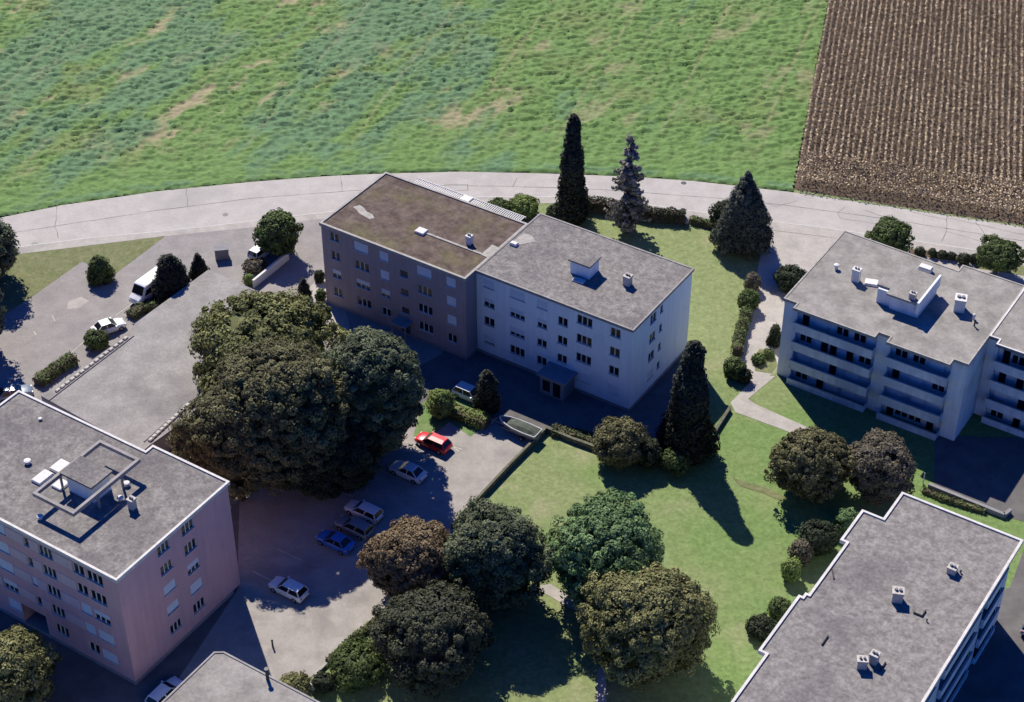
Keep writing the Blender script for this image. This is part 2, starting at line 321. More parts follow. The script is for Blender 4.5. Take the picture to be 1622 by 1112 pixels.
# field of mixed leafy crop
topw = [at(*p) for p in TOP]; tx = np.array([p.x for p in topw]); ty = np.array([p.y for p in topw])
E0, E1 = at(1256, 296), at(1312, 0); sl = (E1.x-E0.x)/(E1.y-E0.y)
st = .27; gx = np.arange(-112, 62, st); gy = np.arange(24, 122, st*1.05); X, Y = np.meshgrid(gx, gy)
edge = np.interp(X, tx, ty)
ax = (X*.5+Y*.866); ay = (-X*.866+Y*.5)
# slow drifts of each plant kind, stretched along the drill direction
d1 = fbm(ax/15+.6*vnoise(X/7, Y/7, 91), ay/5.5, 5, 5)+.16*(fbm(X/1.6, Y/1.1, 55, 3)-.5)
east = np.clip((X+8)/18, 0, 1)
near = np.clip((Y-edge-2)/13, 0, 1)
bg = np.clip((d1-.50+.09*(1-east)-.20*east-.10*(1-near))*7, 0, 1)*.8
bandn = np.clip(1-np.abs(Y-edge-1.2)/1.1, 0, 1)*np.clip((fbm(X/3, Y/1.5, 61, 3)-.42)*6, 0, 1)
bg = np.maximum(bg, bandn*.85)
bare = np.clip((fbm(ax/6, ay/3, 33, 5)+.14*(fbm(X/1.3, Y/1, 56, 3)-.5)-.605)*9, 0, 1)*np.clip((Y-edge-8)/6, 0, 1)*(1-.5*east)*(1-bg)
along = X*.30+Y*.954; acr = X*.954-Y*.30+1.5*np.sin(Y/31)
streak = np.clip((fbm(along/8, acr/.75, 41, 3)-.5)*5, 0, 1)*(.25+.75*vnoise(along/25, acr/9, 42))
tram = np.clip(1-np.abs(((acr/13.5) % 1)-.5)*13.5/.32, 0, 1)*(vnoise(along/4, acr/5, 43) > .35)
dry = np.clip(np.clip((fbm(X/9, Y/6, 77, 4)-.53)*4, 0, 1)*.6+.38*streak+.4*tram, 0, 1)*near
bare = np.maximum(bare, .45*tram*near)
n1 = fbm(X/.95+.5*vnoise(X/2, Y/2, 8), Y/.5, 1, 5); n2 = vnoise(X/.42, Y/.33, 3)
nn_ = np.clip((n1-.36)/.26, 0, 1); Hh = (1-.35*streak)*(.04+(.24+.18*near)*nn_*nn_*(3-2*nn_)+.13*n2)*(1+.12*bg)*(1-.6*bare)*(.75+.5*fbm(X/8, Y/6, 71, 3))*np.clip((Y-edge)/.5, 0, 1)
V = np.stack([X+.12*(vnoise(X/.4, Y/.4, 12)-.5), Y, Hh*.95], -1).reshape(-1, 3)
ny, nx = X.shape; idx = np.arange(nx*ny).reshape(ny, nx)
q = np.stack([idx[:-1, :-1], idx[:-1, 1:], idx[1:, 1:], idx[1:, :-1]], -1).reshape(-1, 4)
ok = ((Y > edge-.05) & (X < E0.x+(Y-E0.y)*sl+.2)).ravel(); q = q[ok[q].all(1)]
mf = bpy.data.materials.new('crop_leaves'); mf.use_nodes = True; n_ = mf.node_tree; bs = n_.nodes['Principled BSDF']; bs.inputs['Roughness'].default_value = .8; bs.inputs['Specular IOR Level'].default_value = .2
def attr(nm):
    a = n_.nodes.new('ShaderNodeAttribute'); a.attribute_name = nm; return a.outputs['Fac']
def mixc(f, a, b):
    m_ = n_.nodes.new('ShaderNodeMix'); m_.data_type = 'RGBA'; n_.links.new(f, m_.inputs[0])
    for s_, i in ((a, 6), (b, 7)):
        if isinstance(s_, tuple): m_.inputs[i].default_value = s_
        else: n_.links.new(s_, m_.inputs[i])
    return m_.outputs[2]
tcn = n_.nodes.new('ShaderNodeTexCoord'); mpn = n_.nodes.new('ShaderNodeMapping'); mpn.inputs['Scale'].default_value = (1, 1.8, 1); n_.links.new(tcn.outputs['Object'], mpn.inputs[0])
nz = n_.nodes.new('ShaderNodeTexNoise'); nz.inputs['Scale'].default_value = 1.3; nz.inputs['Detail'].default_value = 8; nz.inputs['Roughness'].default_value = .7; n_.links.new(mpn.outputs[0], nz.inputs['Vector'])
rp = n_.nodes.new('ShaderNodeValToRGB'); rp.color_ramp.elements[0].position = .35; rp.color_ramp.elements[1].position = .65; n_.links.new(nz.outputs[0], rp.inputs[0])
base = mixc(rp.outputs[0], lin(.078, .150, .036), lin(.160, .270, .080))
base = mixc(attr('dry'), base, mixc(rp.outputs[0], lin(.13, .15, .055), lin(.22, .23, .10)))
base = mixc(attr('bluegreen'), base, mixc(rp.outputs[0], lin(.062, .138, .066), lin(.135, .235, .128)))
base = mixc(attr('bare'), base, mixc(rp.outputs[0], lin(.21, .20, .095), lin(.35, .29, .19)))
n_.links.new(base, bs.inputs['Base Color'])
me = npmesh('crop_field', V, q, mf, {'bluegreen': bg.ravel(), 'bare': bare.ravel(), 'dry': dry.ravel()*.8}, True)
tag(link('crop_field', me), 'green field of low mixed leafy crop with blue-green drifts and bare patches beyond the road', 'crop', kind='stuff')

# ripe maize field: rows of dry plants, with headland rows along the road
rg = np.random.default_rng(4)
sheet('maize_soil', [(1256, 300), (1400, 323), (1622, 357), (1760, 381), (1900, 409), (2000, -120), (1335, -120)], 2, M['soil'])
dirr = np.array([E1.x-E0.x, E1.y-E0.y]); dirr /= np.hypot(*dirr); nor = np.array([dirr[1], -dirr[0]])
pts = []
for i in range(76):
    s = np.arange(0, 86, .28); s = s+rg.uniform(-.12, .12, len(s))
    w_ = rg.normal(0, .03, len(s))+.07*np.sin(s/5+i)
    p = np.array([E0.x, E0.y])+np.outer(s, dirr)+np.outer(w_+.35+i*.86, nor)
    pts.append(p[(p[:, 1] > np.interp(p[:, 0], tx, ty)+8.2)])
for k in range(9):
    xx = np.arange(E0.x-1, 112, .34); xx = xx+rg.uniform(-.1, .1, len(xx)); yy = np.interp(xx, tx, ty)+1.5+k*.86+rg.normal(0, .05, len(xx))
    kp = xx > E0.x+(yy-E0.y)*sl+.3; pts.append(np.stack([xx[kp], yy[kp]], 1))
pts = np.concatenate(pts)
def leaves(cent, nrm, size, rgen, jit=.6, asp=.75):
    """one quad leaf per centre"""
    n = len(cent); nn = nrm+rgen.normal(0, jit, (n, 3)); nn /= np.linalg.norm(nn, axis=1)[:, None]
    t = np.cross(nn, rgen.normal(0, 1, (n, 3))); t /= np.linalg.norm(t, axis=1)[:, None]+1e-9; b = np.cross(nn, t)
    s = (size*rgen.uniform(.6, 1.35, n))[:, None] if np.isscalar(size) else (size*rgen.uniform(.7, 1.3, n))[:, None]
    return np.stack([cent-t*s*.5, cent-b*s*asp*.45+nn*s*.08, cent+t*s*.5, cent+b*s*asp*.45+nn*s*.08], 1).reshape(-1, 3)
npl = len(pts); LP = 9
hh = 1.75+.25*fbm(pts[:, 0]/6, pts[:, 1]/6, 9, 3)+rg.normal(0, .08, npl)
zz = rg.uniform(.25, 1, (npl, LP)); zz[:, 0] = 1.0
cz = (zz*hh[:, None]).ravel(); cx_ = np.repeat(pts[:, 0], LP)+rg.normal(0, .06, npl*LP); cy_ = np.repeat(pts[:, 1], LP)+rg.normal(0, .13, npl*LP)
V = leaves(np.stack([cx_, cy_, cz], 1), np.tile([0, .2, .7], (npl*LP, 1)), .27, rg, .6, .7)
tn = np.repeat(np.clip((zz.ravel()-.35)*1.3+rg.normal(0, .22, npl*LP)+.5*(fbm(cx_/5, cy_/9, 14, 3)-.5), 0, 1), 4)  # lower leaves toned darker, painting the shade between rows
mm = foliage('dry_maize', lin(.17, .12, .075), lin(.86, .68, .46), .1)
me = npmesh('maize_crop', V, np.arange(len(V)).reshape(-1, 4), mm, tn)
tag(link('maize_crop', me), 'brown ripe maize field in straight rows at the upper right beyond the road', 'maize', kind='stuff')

# ================================================================ VEGETATION
def sph(n, rgen):
    a = rgen.normal(0, 1, (n, 3)); return a/np.linalg.norm(a, axis=1)[:, None]
def profile(kind, t):
    if kind == 'round': return np.sqrt(np.clip(1-(2*t-1)**2, 0, 1))**.85
    if kind == 'cone': return np.clip((1-t)**.8*np.clip(t*9, .3, 1), 0, 1)
    if kind == 'spindle': return np.clip((.26+.74*(1-t)**1.35)*np.clip(t*6+.5, 0, 1)*np.clip((1-t)*14+.25, 0, 1), 0, 1)*(1+.10*np.sin(t*13))
    if kind == 'ragged': return np.clip((1-t)**.75*np.clip(t*6, .2, 1), 0, 1)*(.72+.38*np.abs(np.sin(t*17)))
    if kind == 'egg': return np.clip((1-t)**.5*np.clip(t*4+.5, 0, 1), 0, 1)
def plant(name, x0, x1, ytop, h, label, cat, mt, kind='round', crown_h=None, seed=1, leaf=.42, clump=None, dens=1.0, group=None, z0=0.0, squash=1.0, lump=.16, trunk=True):
    """x0, x1 and ytop are the crown's extent in the photograph, h its height in metres"""
    rgen = np.random.default_rng(seed); ch = crown_h or h*.88; b = ch/2; zc = z0+h-b
    cxp = (x0+x1)/2; yc = ytop+20
    for _ in range(6):
        sc = FPX/(at(cxp, yc, zc)-Vector((0, CAMY, CAMH))).length; r = (x1-x0)/2/sc
        ext = math.sqrt((r*squash*math.sin(TH))**2+(b*math.cos(TH))**2) if kind == 'round' else b*math.cos(TH)+.25*r
        yc = ytop+ext*sc
    p = at(cxp, yc, zc); root = thing(name, (p.x, p.y, z0), 0, label, cat, group)
    zb = h-ch; cl = clump or max(.28, min(.95, r*.2)); cr = r-cl*.45
    nl_cap = 260; area = math.pi*r*(ch+r)*1.15; nc = int(max(14, area/(cl*cl)*1.05*dens))
    t = rgen.uniform(0, 1, nc)
    if kind == 'round': t = .5+.5*np.clip(rgen.uniform(-1, 1, nc), -1, 1)
    else: t = 1-np.sqrt(rgen.uniform(0, 1, nc))*.999 if kind in ('cone', 'ragged') else t**1.15
    a = rgen.uniform(0, 2*math.pi, nc); ph = rgen.uniform(0, 6.28, 6)
    lob = 1+lump*(np.sin(2*a+ph[0]+2*t)*.5+np.sin(3*a+ph[1]-4*t)*.6+np.sin(5*a+ph[2]+7*t)*.4)
    rr = cr*profile(kind, t)*lob*rgen.uniform(.74, 1.08, nc)
    zt = zb+ch*t*(1-cl*.4/ch)*(1+0*lob)+(rgen.normal(0, .06*ch, nc) if kind == 'round' else 0)*(1-np.abs(2*t-1))
    cen = np.stack([rr*np.cos(a), rr*np.sin(a)*squash, zt], 1)
    if kind == 'round' and r > 1.6:
        LD = sph(10, rgen); LD[:, 2] = np.abs(LD[:, 2])*.8
        def bulge(P):
            q = P-np.array([0, 0, zb+ch*.5]); q = q/(np.linalg.norm(q, axis=1)[:, None]+1e-6); return .93+.17*np.clip((q@LD.T).max(1), 0, 1)**7
        def swell(P):
            c0 = np.array([0, 0, zb+ch*.5]); return c0+(P-c0)*bulge(P)[:, None]
        cen = swell(cen)
    else: swell = None
    csz = cl*rgen.uniform(.4, 1.4, nc)
    if kind == 'ragged':
        nb = 110; tb_ = 1-np.sqrt(rgen.uniform(0, .97, nb)); ab = rgen.uniform(0, 6.283, nb); lb = r*profile('cone', tb_)*rgen.uniform(.55, 1.12, nb); per = 7
        fr = np.tile(np.linspace(.12, 1, per), nb); lbr = np.repeat(lb, per); abr = np.repeat(ab, per)+rgen.normal(0, .05, nb*per)
        cen = np.stack([lbr*fr*np.cos(abr), lbr*fr*np.sin(abr), zb+ch*np.repeat(tb_, per)-.18*lbr*fr+.22*lbr*fr**3], 1)
        csz = .46*(1.15-.7*fr)*rgen.uniform(.8, 1.2, nb*per); nc = nb*per
    if kind not in ('round', 'ragged'): csz = csz*np.clip(.45+1.0*profile(kind, t), .35, 1)
    nl = int(max(18, min(nl_cap, 15*(cl/leaf)**2*1.5))) if kind != 'ragged' else 26; D = sph(nc*nl, rgen); cs = np.repeat(csz, nl)[:, None]
    flat = np.array([1, 1, .75]) if kind == 'round' else np.array([1, 1, 1.25])
    L = np.repeat(cen, nl, 0)+D*cs*flat*(rgen.uniform(.75, 1.05, (nc*nl, 1)))
    outw = np.repeat(cen-np.array([0, 0, zb+ch*.5]), nl, 0); outw /= np.linalg.norm(outw, axis=1)[:, None]+1e-9
    keep = (D*outw).sum(1) > -.45; L, D, outw = L[keep], D[keep], outw[keep]
    tone = np.repeat((rgen.uniform(0, 1, nc) if kind != 'ragged' else .35+.65*fr)**1.3, nl)[keep]*.75+rgen.uniform(0, .35, len(L))
    V = leaves(L, D+.5*outw+np.array([0, 0, .25]), leaf, rgen, .45)
    T4 = np.repeat(np.clip(tone, 0, 1), 4); F = np.arange(len(V)).reshape(-1, 4)
    # dense inner foliage so the crown is not hollow
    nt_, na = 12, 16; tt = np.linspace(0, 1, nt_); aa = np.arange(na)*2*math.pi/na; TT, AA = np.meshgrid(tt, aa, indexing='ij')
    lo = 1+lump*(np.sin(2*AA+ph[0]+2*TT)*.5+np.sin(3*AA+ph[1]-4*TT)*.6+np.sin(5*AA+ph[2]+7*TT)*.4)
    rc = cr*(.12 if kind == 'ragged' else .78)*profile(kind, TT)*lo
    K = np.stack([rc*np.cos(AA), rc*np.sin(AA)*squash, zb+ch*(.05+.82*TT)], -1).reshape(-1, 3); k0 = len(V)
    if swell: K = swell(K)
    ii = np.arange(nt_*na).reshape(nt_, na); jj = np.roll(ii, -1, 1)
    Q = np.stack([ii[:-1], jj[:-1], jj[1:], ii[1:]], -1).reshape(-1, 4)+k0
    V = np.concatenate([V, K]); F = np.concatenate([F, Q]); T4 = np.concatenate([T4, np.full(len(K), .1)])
    cname = 'crown' if trunk else 'foliage'
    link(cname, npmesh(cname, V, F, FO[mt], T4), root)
    tb = MB(); tr = max(.05, min(.38, r*.07)); tb.tube((0, 0, -.05), (0, 0, zb+ch*.35), tr*1.25, tr*.7, 9)
    rn = random.Random(seed)
    for k in range(0 if mt in ('greyfir', 'conifer', 'bluefir') else 5 if trunk else 3):
        an = rn.uniform(0, 6.28); tb.tube((0, 0, zb+ch*.05*k), (math.cos(an)*r*.55, math.sin(an)*r*.55*squash, zb+ch*(.3+.1*k)), tr*.5, tr*.18, 6)
    tb.build('trunk' if trunk else 'stem', M['bark'], root)
    return root
big = [
 ('n', 425, 610, 625, 9.5, 'low dark tree added to fill the sunlit gap below the two tallest grove trees', 'shade', 9.0, 41, .27, .6),  # filler tree, added with dark leaves to close the sunlit gap
 ('olive_tree_crown', 298, 530, 460, 9.5, 'yellowish olive tree with large leaf clumps beside the garage deck', 'olive2', 8.5, 11, .38, 1.0),
 ('b', 292, 452, 610, 14.5, 'brownish olive tree at the lower left of the grove, beside the pink building', 'brownish', 12.5, 12, .27, .62),
 ('c', 318, 550, 541, 17, 'largest brown-green tree in the middle of the dark grove', 'brownish', 15, 13, .27, .66),
 ('d', 500, 670, 523, 16, 'dark green dense tree at the right end of the grove, before the mauve building', 'dark', 15, 14, .27, .62),
 ('f', 708, 862, 800, 11.5, 'dark green round tree left of the bright green one on the lawn', 'dark', 10.8, 16, .25, .58),
 ('g', 868, 1054, 793, 11.0, 'brightest green broad tree in the middle of the lawn', 'green', 10.4, 17, .26, .6),
 ('h', 932, 1122, 902, 11.0, 'olive green tree at the lower right of the lawn tree cluster', 'olive', 10.4, 18, .26, .62),
 ('i', 598, 775, 932, 9.0, 'dull dark tree at the bottom of the cluster, beside the car park exit', 'shade2', 8.6, 19, .26, .6),
 ('j', 1228, 1348, 678, 7.5, 'brown and olive tree left of the grey-brown one in front of the balcony block', 'brownish', 7.0, 20, .26, .55),
 ('k', 1342, 1448, 690, 7.5, 'grey-brown fading tree behind the notched roof corner of the near right block', 'greybrown', 7.0, 21, .26, .55),
 ('l', -95, 17, 340, 9.5, 'tall dark tree cut by the left edge beside the road verge', 'dark', 9.0, 22, .38, .8),
 ('m', -45, 80, 1004, 8.0, 'olive tree in the bottom left corner in front of the pink building', 'olive', 7.6, 23, .28, .65),
]
for (_, x0, x1, yt, h, lab, mt, ch, sd_, lf, cl) in big:
    plant('broadleaf_tree', x0, x1, yt, h, lab, 'tree', mt, 'round', ch, sd_, lf, cl, group='broadleaf trees round the apartment blocks')
plant('broadleaf_tree', 580, 722, 826, 9.0, 'brown fading tree leaning over the car park beside the dark green tree', 'tree', 'brown', 'round', 8.2, 15, .26, .5, group='broadleaf trees round the apartment blocks', squash=.85)
plant('broadleaf_tree', -150, -12, 405, 13, 'large dark tree at the left edge shading the west car park', 'tree', 'dark', 'round', 12, 24, .42, 1.0, group='broadleaf trees round the apartment blocks')
plant('broadleaf_tree', 404, 474, 335, 6.0, 'small round green tree over a parked car beside the road, left of the mauve building', 'tree', 'hedge', 'round', 5.2, 25, .34, .55)
plant('broadleaf_tree', 1380, 1442, 345, 4.5, 'round green clipped tree behind the balcony block roof, nearer the maize corner', 'tree', 'hedge', 'round', 3.6, 26, .26, .42, group='round trees along the road')
plant('broadleaf_tree', 1550, 1616, 377, 4.6, 'round green clipped tree at the right end of the row of small bushes', 'tree', 'hedge', 'round', 3.4, 27, .26, .42, group='round trees along the road')
# conifers
plant('cypress_tree', 880, 934, 184, 15.9, 'slender nearly black cypress, tallest tree beside the road', 'cypress', 'conifer', 'spindle', 15.7, 31, .32, .5, dens=1.6)
plant('fir_tree', 956, 1036, 197, 16.0, 'ragged grey-barked fir with uneven branches beside the black cypress', 'fir', 'greyfir', 'ragged', 15.6, 32, .36, .55, dens=1.5)
plant('fir_tree', 1132, 1228, 265, 11.5, 'broad blue-grey fir at the mouth of the east driveway', 'fir', 'bluefir', 'cone', 11.3, 33, .26, .5, dens=1.5)
plant('cypress_tree', 1050, 1138, 532, 15.6, 'tall dark cypress standing in front of the side wall of the white block', 'cypress', 'conifer', 'spindle', 15.4, 34, .32, .55, dens=1.6)
plant('conifer_bush', 750, 793, 583, 5.6, 'dark upright conifer on the island in front of the white block', 'conifer', 'conifer', 'egg', 5.4, 35, .26, .4)
plant('conifer_bush', 237, 301, 399, 6.2, 'bulky dark conifer beside the white van at the garage deck', 'conifer', 'conifer', 'egg', 6.0, 36, .28, .45, dens=1.3)
plant('conifer_bush', 299, 331, 397, 4.2, 'small pointed conifer just right of the bulky one by the deck', 'conifer', 'conifer', 'cone', 4.0, 37, .22, .32, dens=1.3)
plant('conifer_bush', 135, 179, 402, 3.6, 'leaning green and dark conifer on the bare patch of the west car park', 'conifer', 'hedge', 'egg', 3.4, 38, .24, .36)
plant('conifer_bush', 470, 492, 437, 3.0, 'little pointed conifer at the kerb of the ramp beside the mauve building', 'conifer', 'conifer', 'cone', 2.9, 39, .2, .28)
plant('conifer_bush', 1216, 1240, 512, 3.0, 'egg-shaped dark conifer against the left wall of the balcony block', 'conifer', 'shade', 'egg', 2.9, 40, .2, .3)
bushes = [
 (1126, 1172, 318, 4.2, 'round dark green bush on the left side of the blue-grey fir', 'shade'),
 (768, 812, 313, 2.4, 'green bush behind the roof gap between the mauve and white blocks', 'hedge'),
 (806, 852, 308, 2.6, 'lighter green bush left of the black cypress behind the white block', 'bright'),
 (866, 900, 322, 2.2, 'low dark bush at the foot of the black cypress', 'shade'),
 (1228, 1277, 421, 3.0, 'wide dark bush behind the far left corner of the balcony block', 'shade'),
 (1180, 1204, 432, 2.4, 'brownish bush at the top of the hedge line on the east driveway', 'greybrown'),
 (1170, 1202, 458, 2.6, 'bright topped bush in the hedge line below the brownish one', 'hedge'),
 (1146, 1182, 566, 2.4, 'round bush at the bottom end of the driveway hedge', 'hedge'),
 (1168, 1190, 584, 1.6, 'small dark bush at the very bottom of the driveway hedge', 'shade'),
 (134, 171, 522, 2.0, 'round dark green bush in front of the white car by the deck wall', 'hedge'),
 (942, 1024, 664, 5.0, 'brownish dark lump of a bush at the lawn corner left of the tall cypress', 'brownish'),
 (1004, 1048, 694, 3.4, 'dull green shrub to the right of the brownish bush and left of the tall cypress', 'shade'),
 (1048, 1092, 712, 2.4, 'pale green shrub at the foot of the tall cypress', 'hedge'),
 (676, 718, 616, 3.4, 'bright topped green shrub on the parking island', 'bright'),
 (1268, 1326, 824, 3.6, 'dark shrub in the shade left of the near right block', 'shade'),
 (1252, 1288, 855, 2.8, 'greyish shrub below the dark one left of the near right block', 'greybrown'),
 (1238, 1268, 884, 2.6, 'light green shrub with a dark foot on the right part of the lawn', 'bright'),
 (1324, 1366, 806, 3.2, 'fresh green leafy shrub at the notched corner of the near right block', 'green'),
 (1218, 1252, 946, 2.4, 'olive shrub peeking beside the long parapet of the near right block', 'hedge'),
 (1184, 1232, 975, 1.8, 'low dark shrub nearest the bottom beside the near right block', 'shade'),
 (440, 492, 1067, 3.2, 'olive round shrub behind the lower left grey roof', 'olive'),
 (520, 612, 1018, 2.6, 'wide dark green shrub mass beside the car park exit', 'hedge'),
 (496, 530, 1066, 1.6, 'low dark shrub at the end of the car park exit', 'shade'),
 (498, 514, 428, 1.6, 'small dark bush at the far left corner of the mauve building', 'shade'),
 (500, 516, 458, 1.5, 'small green bush against the left wall of the mauve building', 'hedge'),
 (386, 402, 434, 1.4, 'small round green bush at the deck edge by the ramp', 'bright'),
 (1190, 1212, 560, .9, 'small dark ground shrub in the planting bed left of the footpath', 'hedge'),
 (1208, 1226, 553, .8, 'low green ground shrub in the planting bed nearest the wall', 'hedge'),
 (385, 420, 408, 1.0, 'grey scrubby bush in the shade of the small round tree', 'greybrown'),
]
for i, (x0, x1, yt, h, lab, mt) in enumerate(bushes):
    plant('bush', x0, x1, yt, h, lab, 'bush', mt, 'round', h*.95, 60+i, .24, None, group='bushes in the grounds', trunk=False, lump=.1)
rowb = [(1450, 1466, 'first'), (1472, 1484, 'second'), (1487, 1501, 'third'), (1502, 1514, 'fourth'), (1517, 1537, 'fifth and largest'), (1536, 1549, 'sixth')]
for i, (x0, x1, nm) in enumerate(rowb):
    plant('bush', x0, x1, 392+i*2.2, 1.1 if i != 4 else 1.5, nm+' bush from the left in the row of clipped balls by the road', 'bush', 'shade', 'round', None, 120+i, .18, None, group='clipped ball bushes by the road', trunk=False, lump=.05)
def hedge(pts, wd, h, label, mt, seed, leaf=.26, name='hedge'):
    rgen = np.random.default_rng(seed); Pw = [at(*p) for p in pts]; o = Pw[0]; VV = []; TT = []; core = MB()
    for a, b in zip(Pw[:-1], Pw[1:]):
        d = b-a; L = d.length; n = int(L*(wd+2*h)*34)+10; nrm = Vector((-d.y, d.x, 0)).normalized()
        s = rgen.uniform(0, 1, n); th = rgen.uniform(0, math.pi, n); bump_ = .8+.4*vnoise(s*L*1.1+a.x, np.full(n, 3.3), seed)
        off = np.cos(th)*wd/2*bump_; z = np.sin(th)**.6*h*bump_
        cen = np.stack([a.x-o.x+d.x*s+nrm.x*off, a.y-o.y+d.y*s+nrm.y*off, z], 1)+rgen.normal(0, .07, (n, 3))
        N = np.stack([nrm.x*np.cos(th), nrm.y*np.cos(th), np.sin(th)], 1)
        VV.append(leaves(cen, N, leaf, rgen, .5)); TT.append(np.repeat(np.clip(.5+1.3*(vnoise(s*L*1.6, th*2, seed+3)-.5)+rgen.normal(0, .15, n), 0, 1), 4))
    V = np.concatenate(VV); root = thing(name, o, 0, label, 'hedge')
    link('foliage', npmesh('foliage', V, np.arange(len(V)).reshape(-1, 4), FO[mt], np.concatenate(TT)), root)
    for a, b in zip(Pw[:-1], Pw[1:]):
        d = (b-a); T = Matrix.Translation(a-o) @ Matrix.Rotation(math.atan2(d.y, d.x), 4, 'Z'); core.box(.1, d.length, -wd*.36, wd*.36, 0, h*.8, 0, T)
    core.build('inner_twigs', M['bark'], root)
    return root
hedge([(905, 330), (960, 335), (1030, 348), (1085, 352)], 1.6, 1.8, 'dark hedge along the pavement behind the white block', 'shade', 201)
hedge([(1092, 352), (1135, 362), (1168, 385), (1190, 415)], 1.0, .9, 'low curved hedge at the sunny lawn corner left of the driveway', 'hedge', 202)
hedge([(1184, 500), (1172, 530), (1166, 566)], 1.3, 1.5, 'narrow dark hedge between the sunny lawn and the east driveway', 'hedge', 203)
hedge([(60, 612), (92, 588), (118, 572)], 1.8, 1.2, 'green hedge along the deck wall near the pink building', 'hedge', 204)
hedge([(206, 505), (225, 492), (255, 486)], 1.8, 1.0, 'low green hedge at the feet of the bulky conifer', 'hedge', 205)
hedge([(704, 650), (735, 662), (772, 676)], 2.0, 1.3, 'sunlit green hedge across the parking island', 'bright', 206)
hedge([(875, 684), (915, 690), (950, 704)], 1.8, .7, 'dull green creeping hedge along the upper lawn wall', 'hedge', 207)
hedge([(598, 985), (560, 1015), (520, 1052)], 1.0, .6, 'low hedge strip between the car park exit and the lawn', 'hedge', 208)
hedge([(1460, 778), (1500, 794), (1560, 812)], .8, .5, 'low hedge at the foot of the shaded court behind the near right block', 'hedge', 209)

# ================================================================ BUILDINGS
RZ = R(-33)
def facade(mb, o, d, Wd, z0, z1, ops, t=.16, m=0, mr=None):
    o = Vector((o[0], o[1], 0)); d = Vector((d[0], d[1], 0)); n = Vector((d.y, -d.x, 0))
    xs = sorted({0, Wd} | {round(x, 3) for op in ops for x in (op[0], op[1])}); zs = sorted({z0, z1} | {round(z, 3) for op in ops for z in (op[2], op[3])})
    pt = lambda s, z, dd=0: tuple(o+d*s-n*dd+Vector((0, 0, z)))
    for a, b in zip(xs[:-1], xs[1:]):
        for c, e in zip(zs[:-1], zs[1:]):
            ms, mz = (a+b)/2, (c+e)/2
            if any(q[0] < ms < q[1] and q[2] < mz < q[3] for q in ops): continue
            mb.poly([pt(a, c), pt(b, c), pt(b, e), pt(a, e)], m)
    for q in ops:
        a, b, c, e = q[:4]; dd = q[4] if len(q) > 4 else t; k = m if mr is None else mr
        mb.poly([pt(a, c), pt(a, c, dd), pt(a, e, dd), pt(a, e)], k); mb.poly([pt(b, c, dd), pt(b, c), pt(b, e), pt(b, e, dd)], k)
        mb.poly([pt(a, e), pt(a, e, dd), pt(b, e, dd), pt(b, e)], k); mb.poly([pt(a, c, dd), pt(a, c), pt(b, c), pt(b, c, dd)], k)
_wc = {}
def wmesh(kind, wd, h, n, frac):
    key = (kind, wd, h, n, frac)
    if key in _wc: return _wc[key]
    fr = MB(); y0, y1 = .05, .15; b = .055
    fr.box(-wd/2, wd/2, y0, y1, -h/2, -h/2+b); fr.box(-wd/2, wd/2, y0, y1, h/2-b, h/2)
    fr.box(-wd/2, -wd/2+b, y0, y1, -h/2+b, h/2-b); fr.box(wd/2-b, wd/2, y0, y1, -h/2+b, h/2-b)
    for i in range(1, n):
        x = -wd/2+wd*i/n; fr.box(x-.055, x+.055, y0, y1, -h/2+b, h/2-b)
    gl = MB(); gl.box(-wd/2+b, wd/2-b, .115, .135, -h/2+b, h/2-b)
    sl_ = MB(); sl_.box(-wd/2-.06, wd/2+.06, -.09, .05, -h/2-.06, -h/2+.0)
    sh = None
    if frac > 0:
        sh = MB(); hz = h*frac; ns = max(3, int(hz/.11)); z = h/2
        for i in range(ns):
            z2 = z-hz/ns; sh.poly([(-wd/2+.01, .02, z2), (wd/2-.01, .02, z2), (wd/2-.01, .035, z), (-wd/2+.01, .035, z)]); sh.poly([(-wd/2+.01, .035, z2), (wd/2-.01, .035, z2), (wd/2-.01, .02, z2), (-wd/2+.01, .02, z2)]); z = z2
    r = (fr.mesh('window', M['frame']), gl.mesh('pane', M['stairglass'] if kind == 's' else M['glass']), sl_.mesh('sill', M['parapet']), sh.mesh('shutter', M['shutter']) if sh else None)
    _wc[key] = r; return r
def window(root, o, d, s, z, wd, h, n=2, frac=0.0, kind='w', sill=True):
    p = Vector((o[0]+d[0]*s, o[1]+d[1]*s, z)); rz = math.atan2(d[1], d[0]); r = wmesh(kind, wd, h, n, frac)
    f = link('window', r[0], root, p, rz)
    if frac < .99: link('pane', r[1], f)
    if sill: link('sill', r[2], f)
    if r[3]: link('shutter', r[3], f)
    return f
def windows(root, mb, o, d, Wd, z0, z1, specs, m=0, extra=()):
    """specs: (s, z, width, height, panes, shutter fraction, kind)"""
    facade(mb, o, d, Wd, z0, z1, [(q[0]-q[2]/2, q[0]+q[2]/2, q[1]-q[3]/2, q[1]+q[3]/2) for q in specs]+list(extra), m=m)
    for q in specs: window(root, o, d, q[0], q[1], q[2], q[3], q[4], q[5], q[6] if len(q) > 6 else 'w', sill=q[3] < 1.6)
def roof(root, poly, z, m, pm, wd=.28, rise=.18, out=.06, th=.3, name='roof'):
    mb = MB(); mb.prism(poly, z-th, z-.02, 0); rf = mb.build(name, M[m], root)
    mb = MB(); mb.ring(poly, wd, z-th+.003, z+rise, 0, out); mb.build('parapet', M[pm], rf)
    return rf
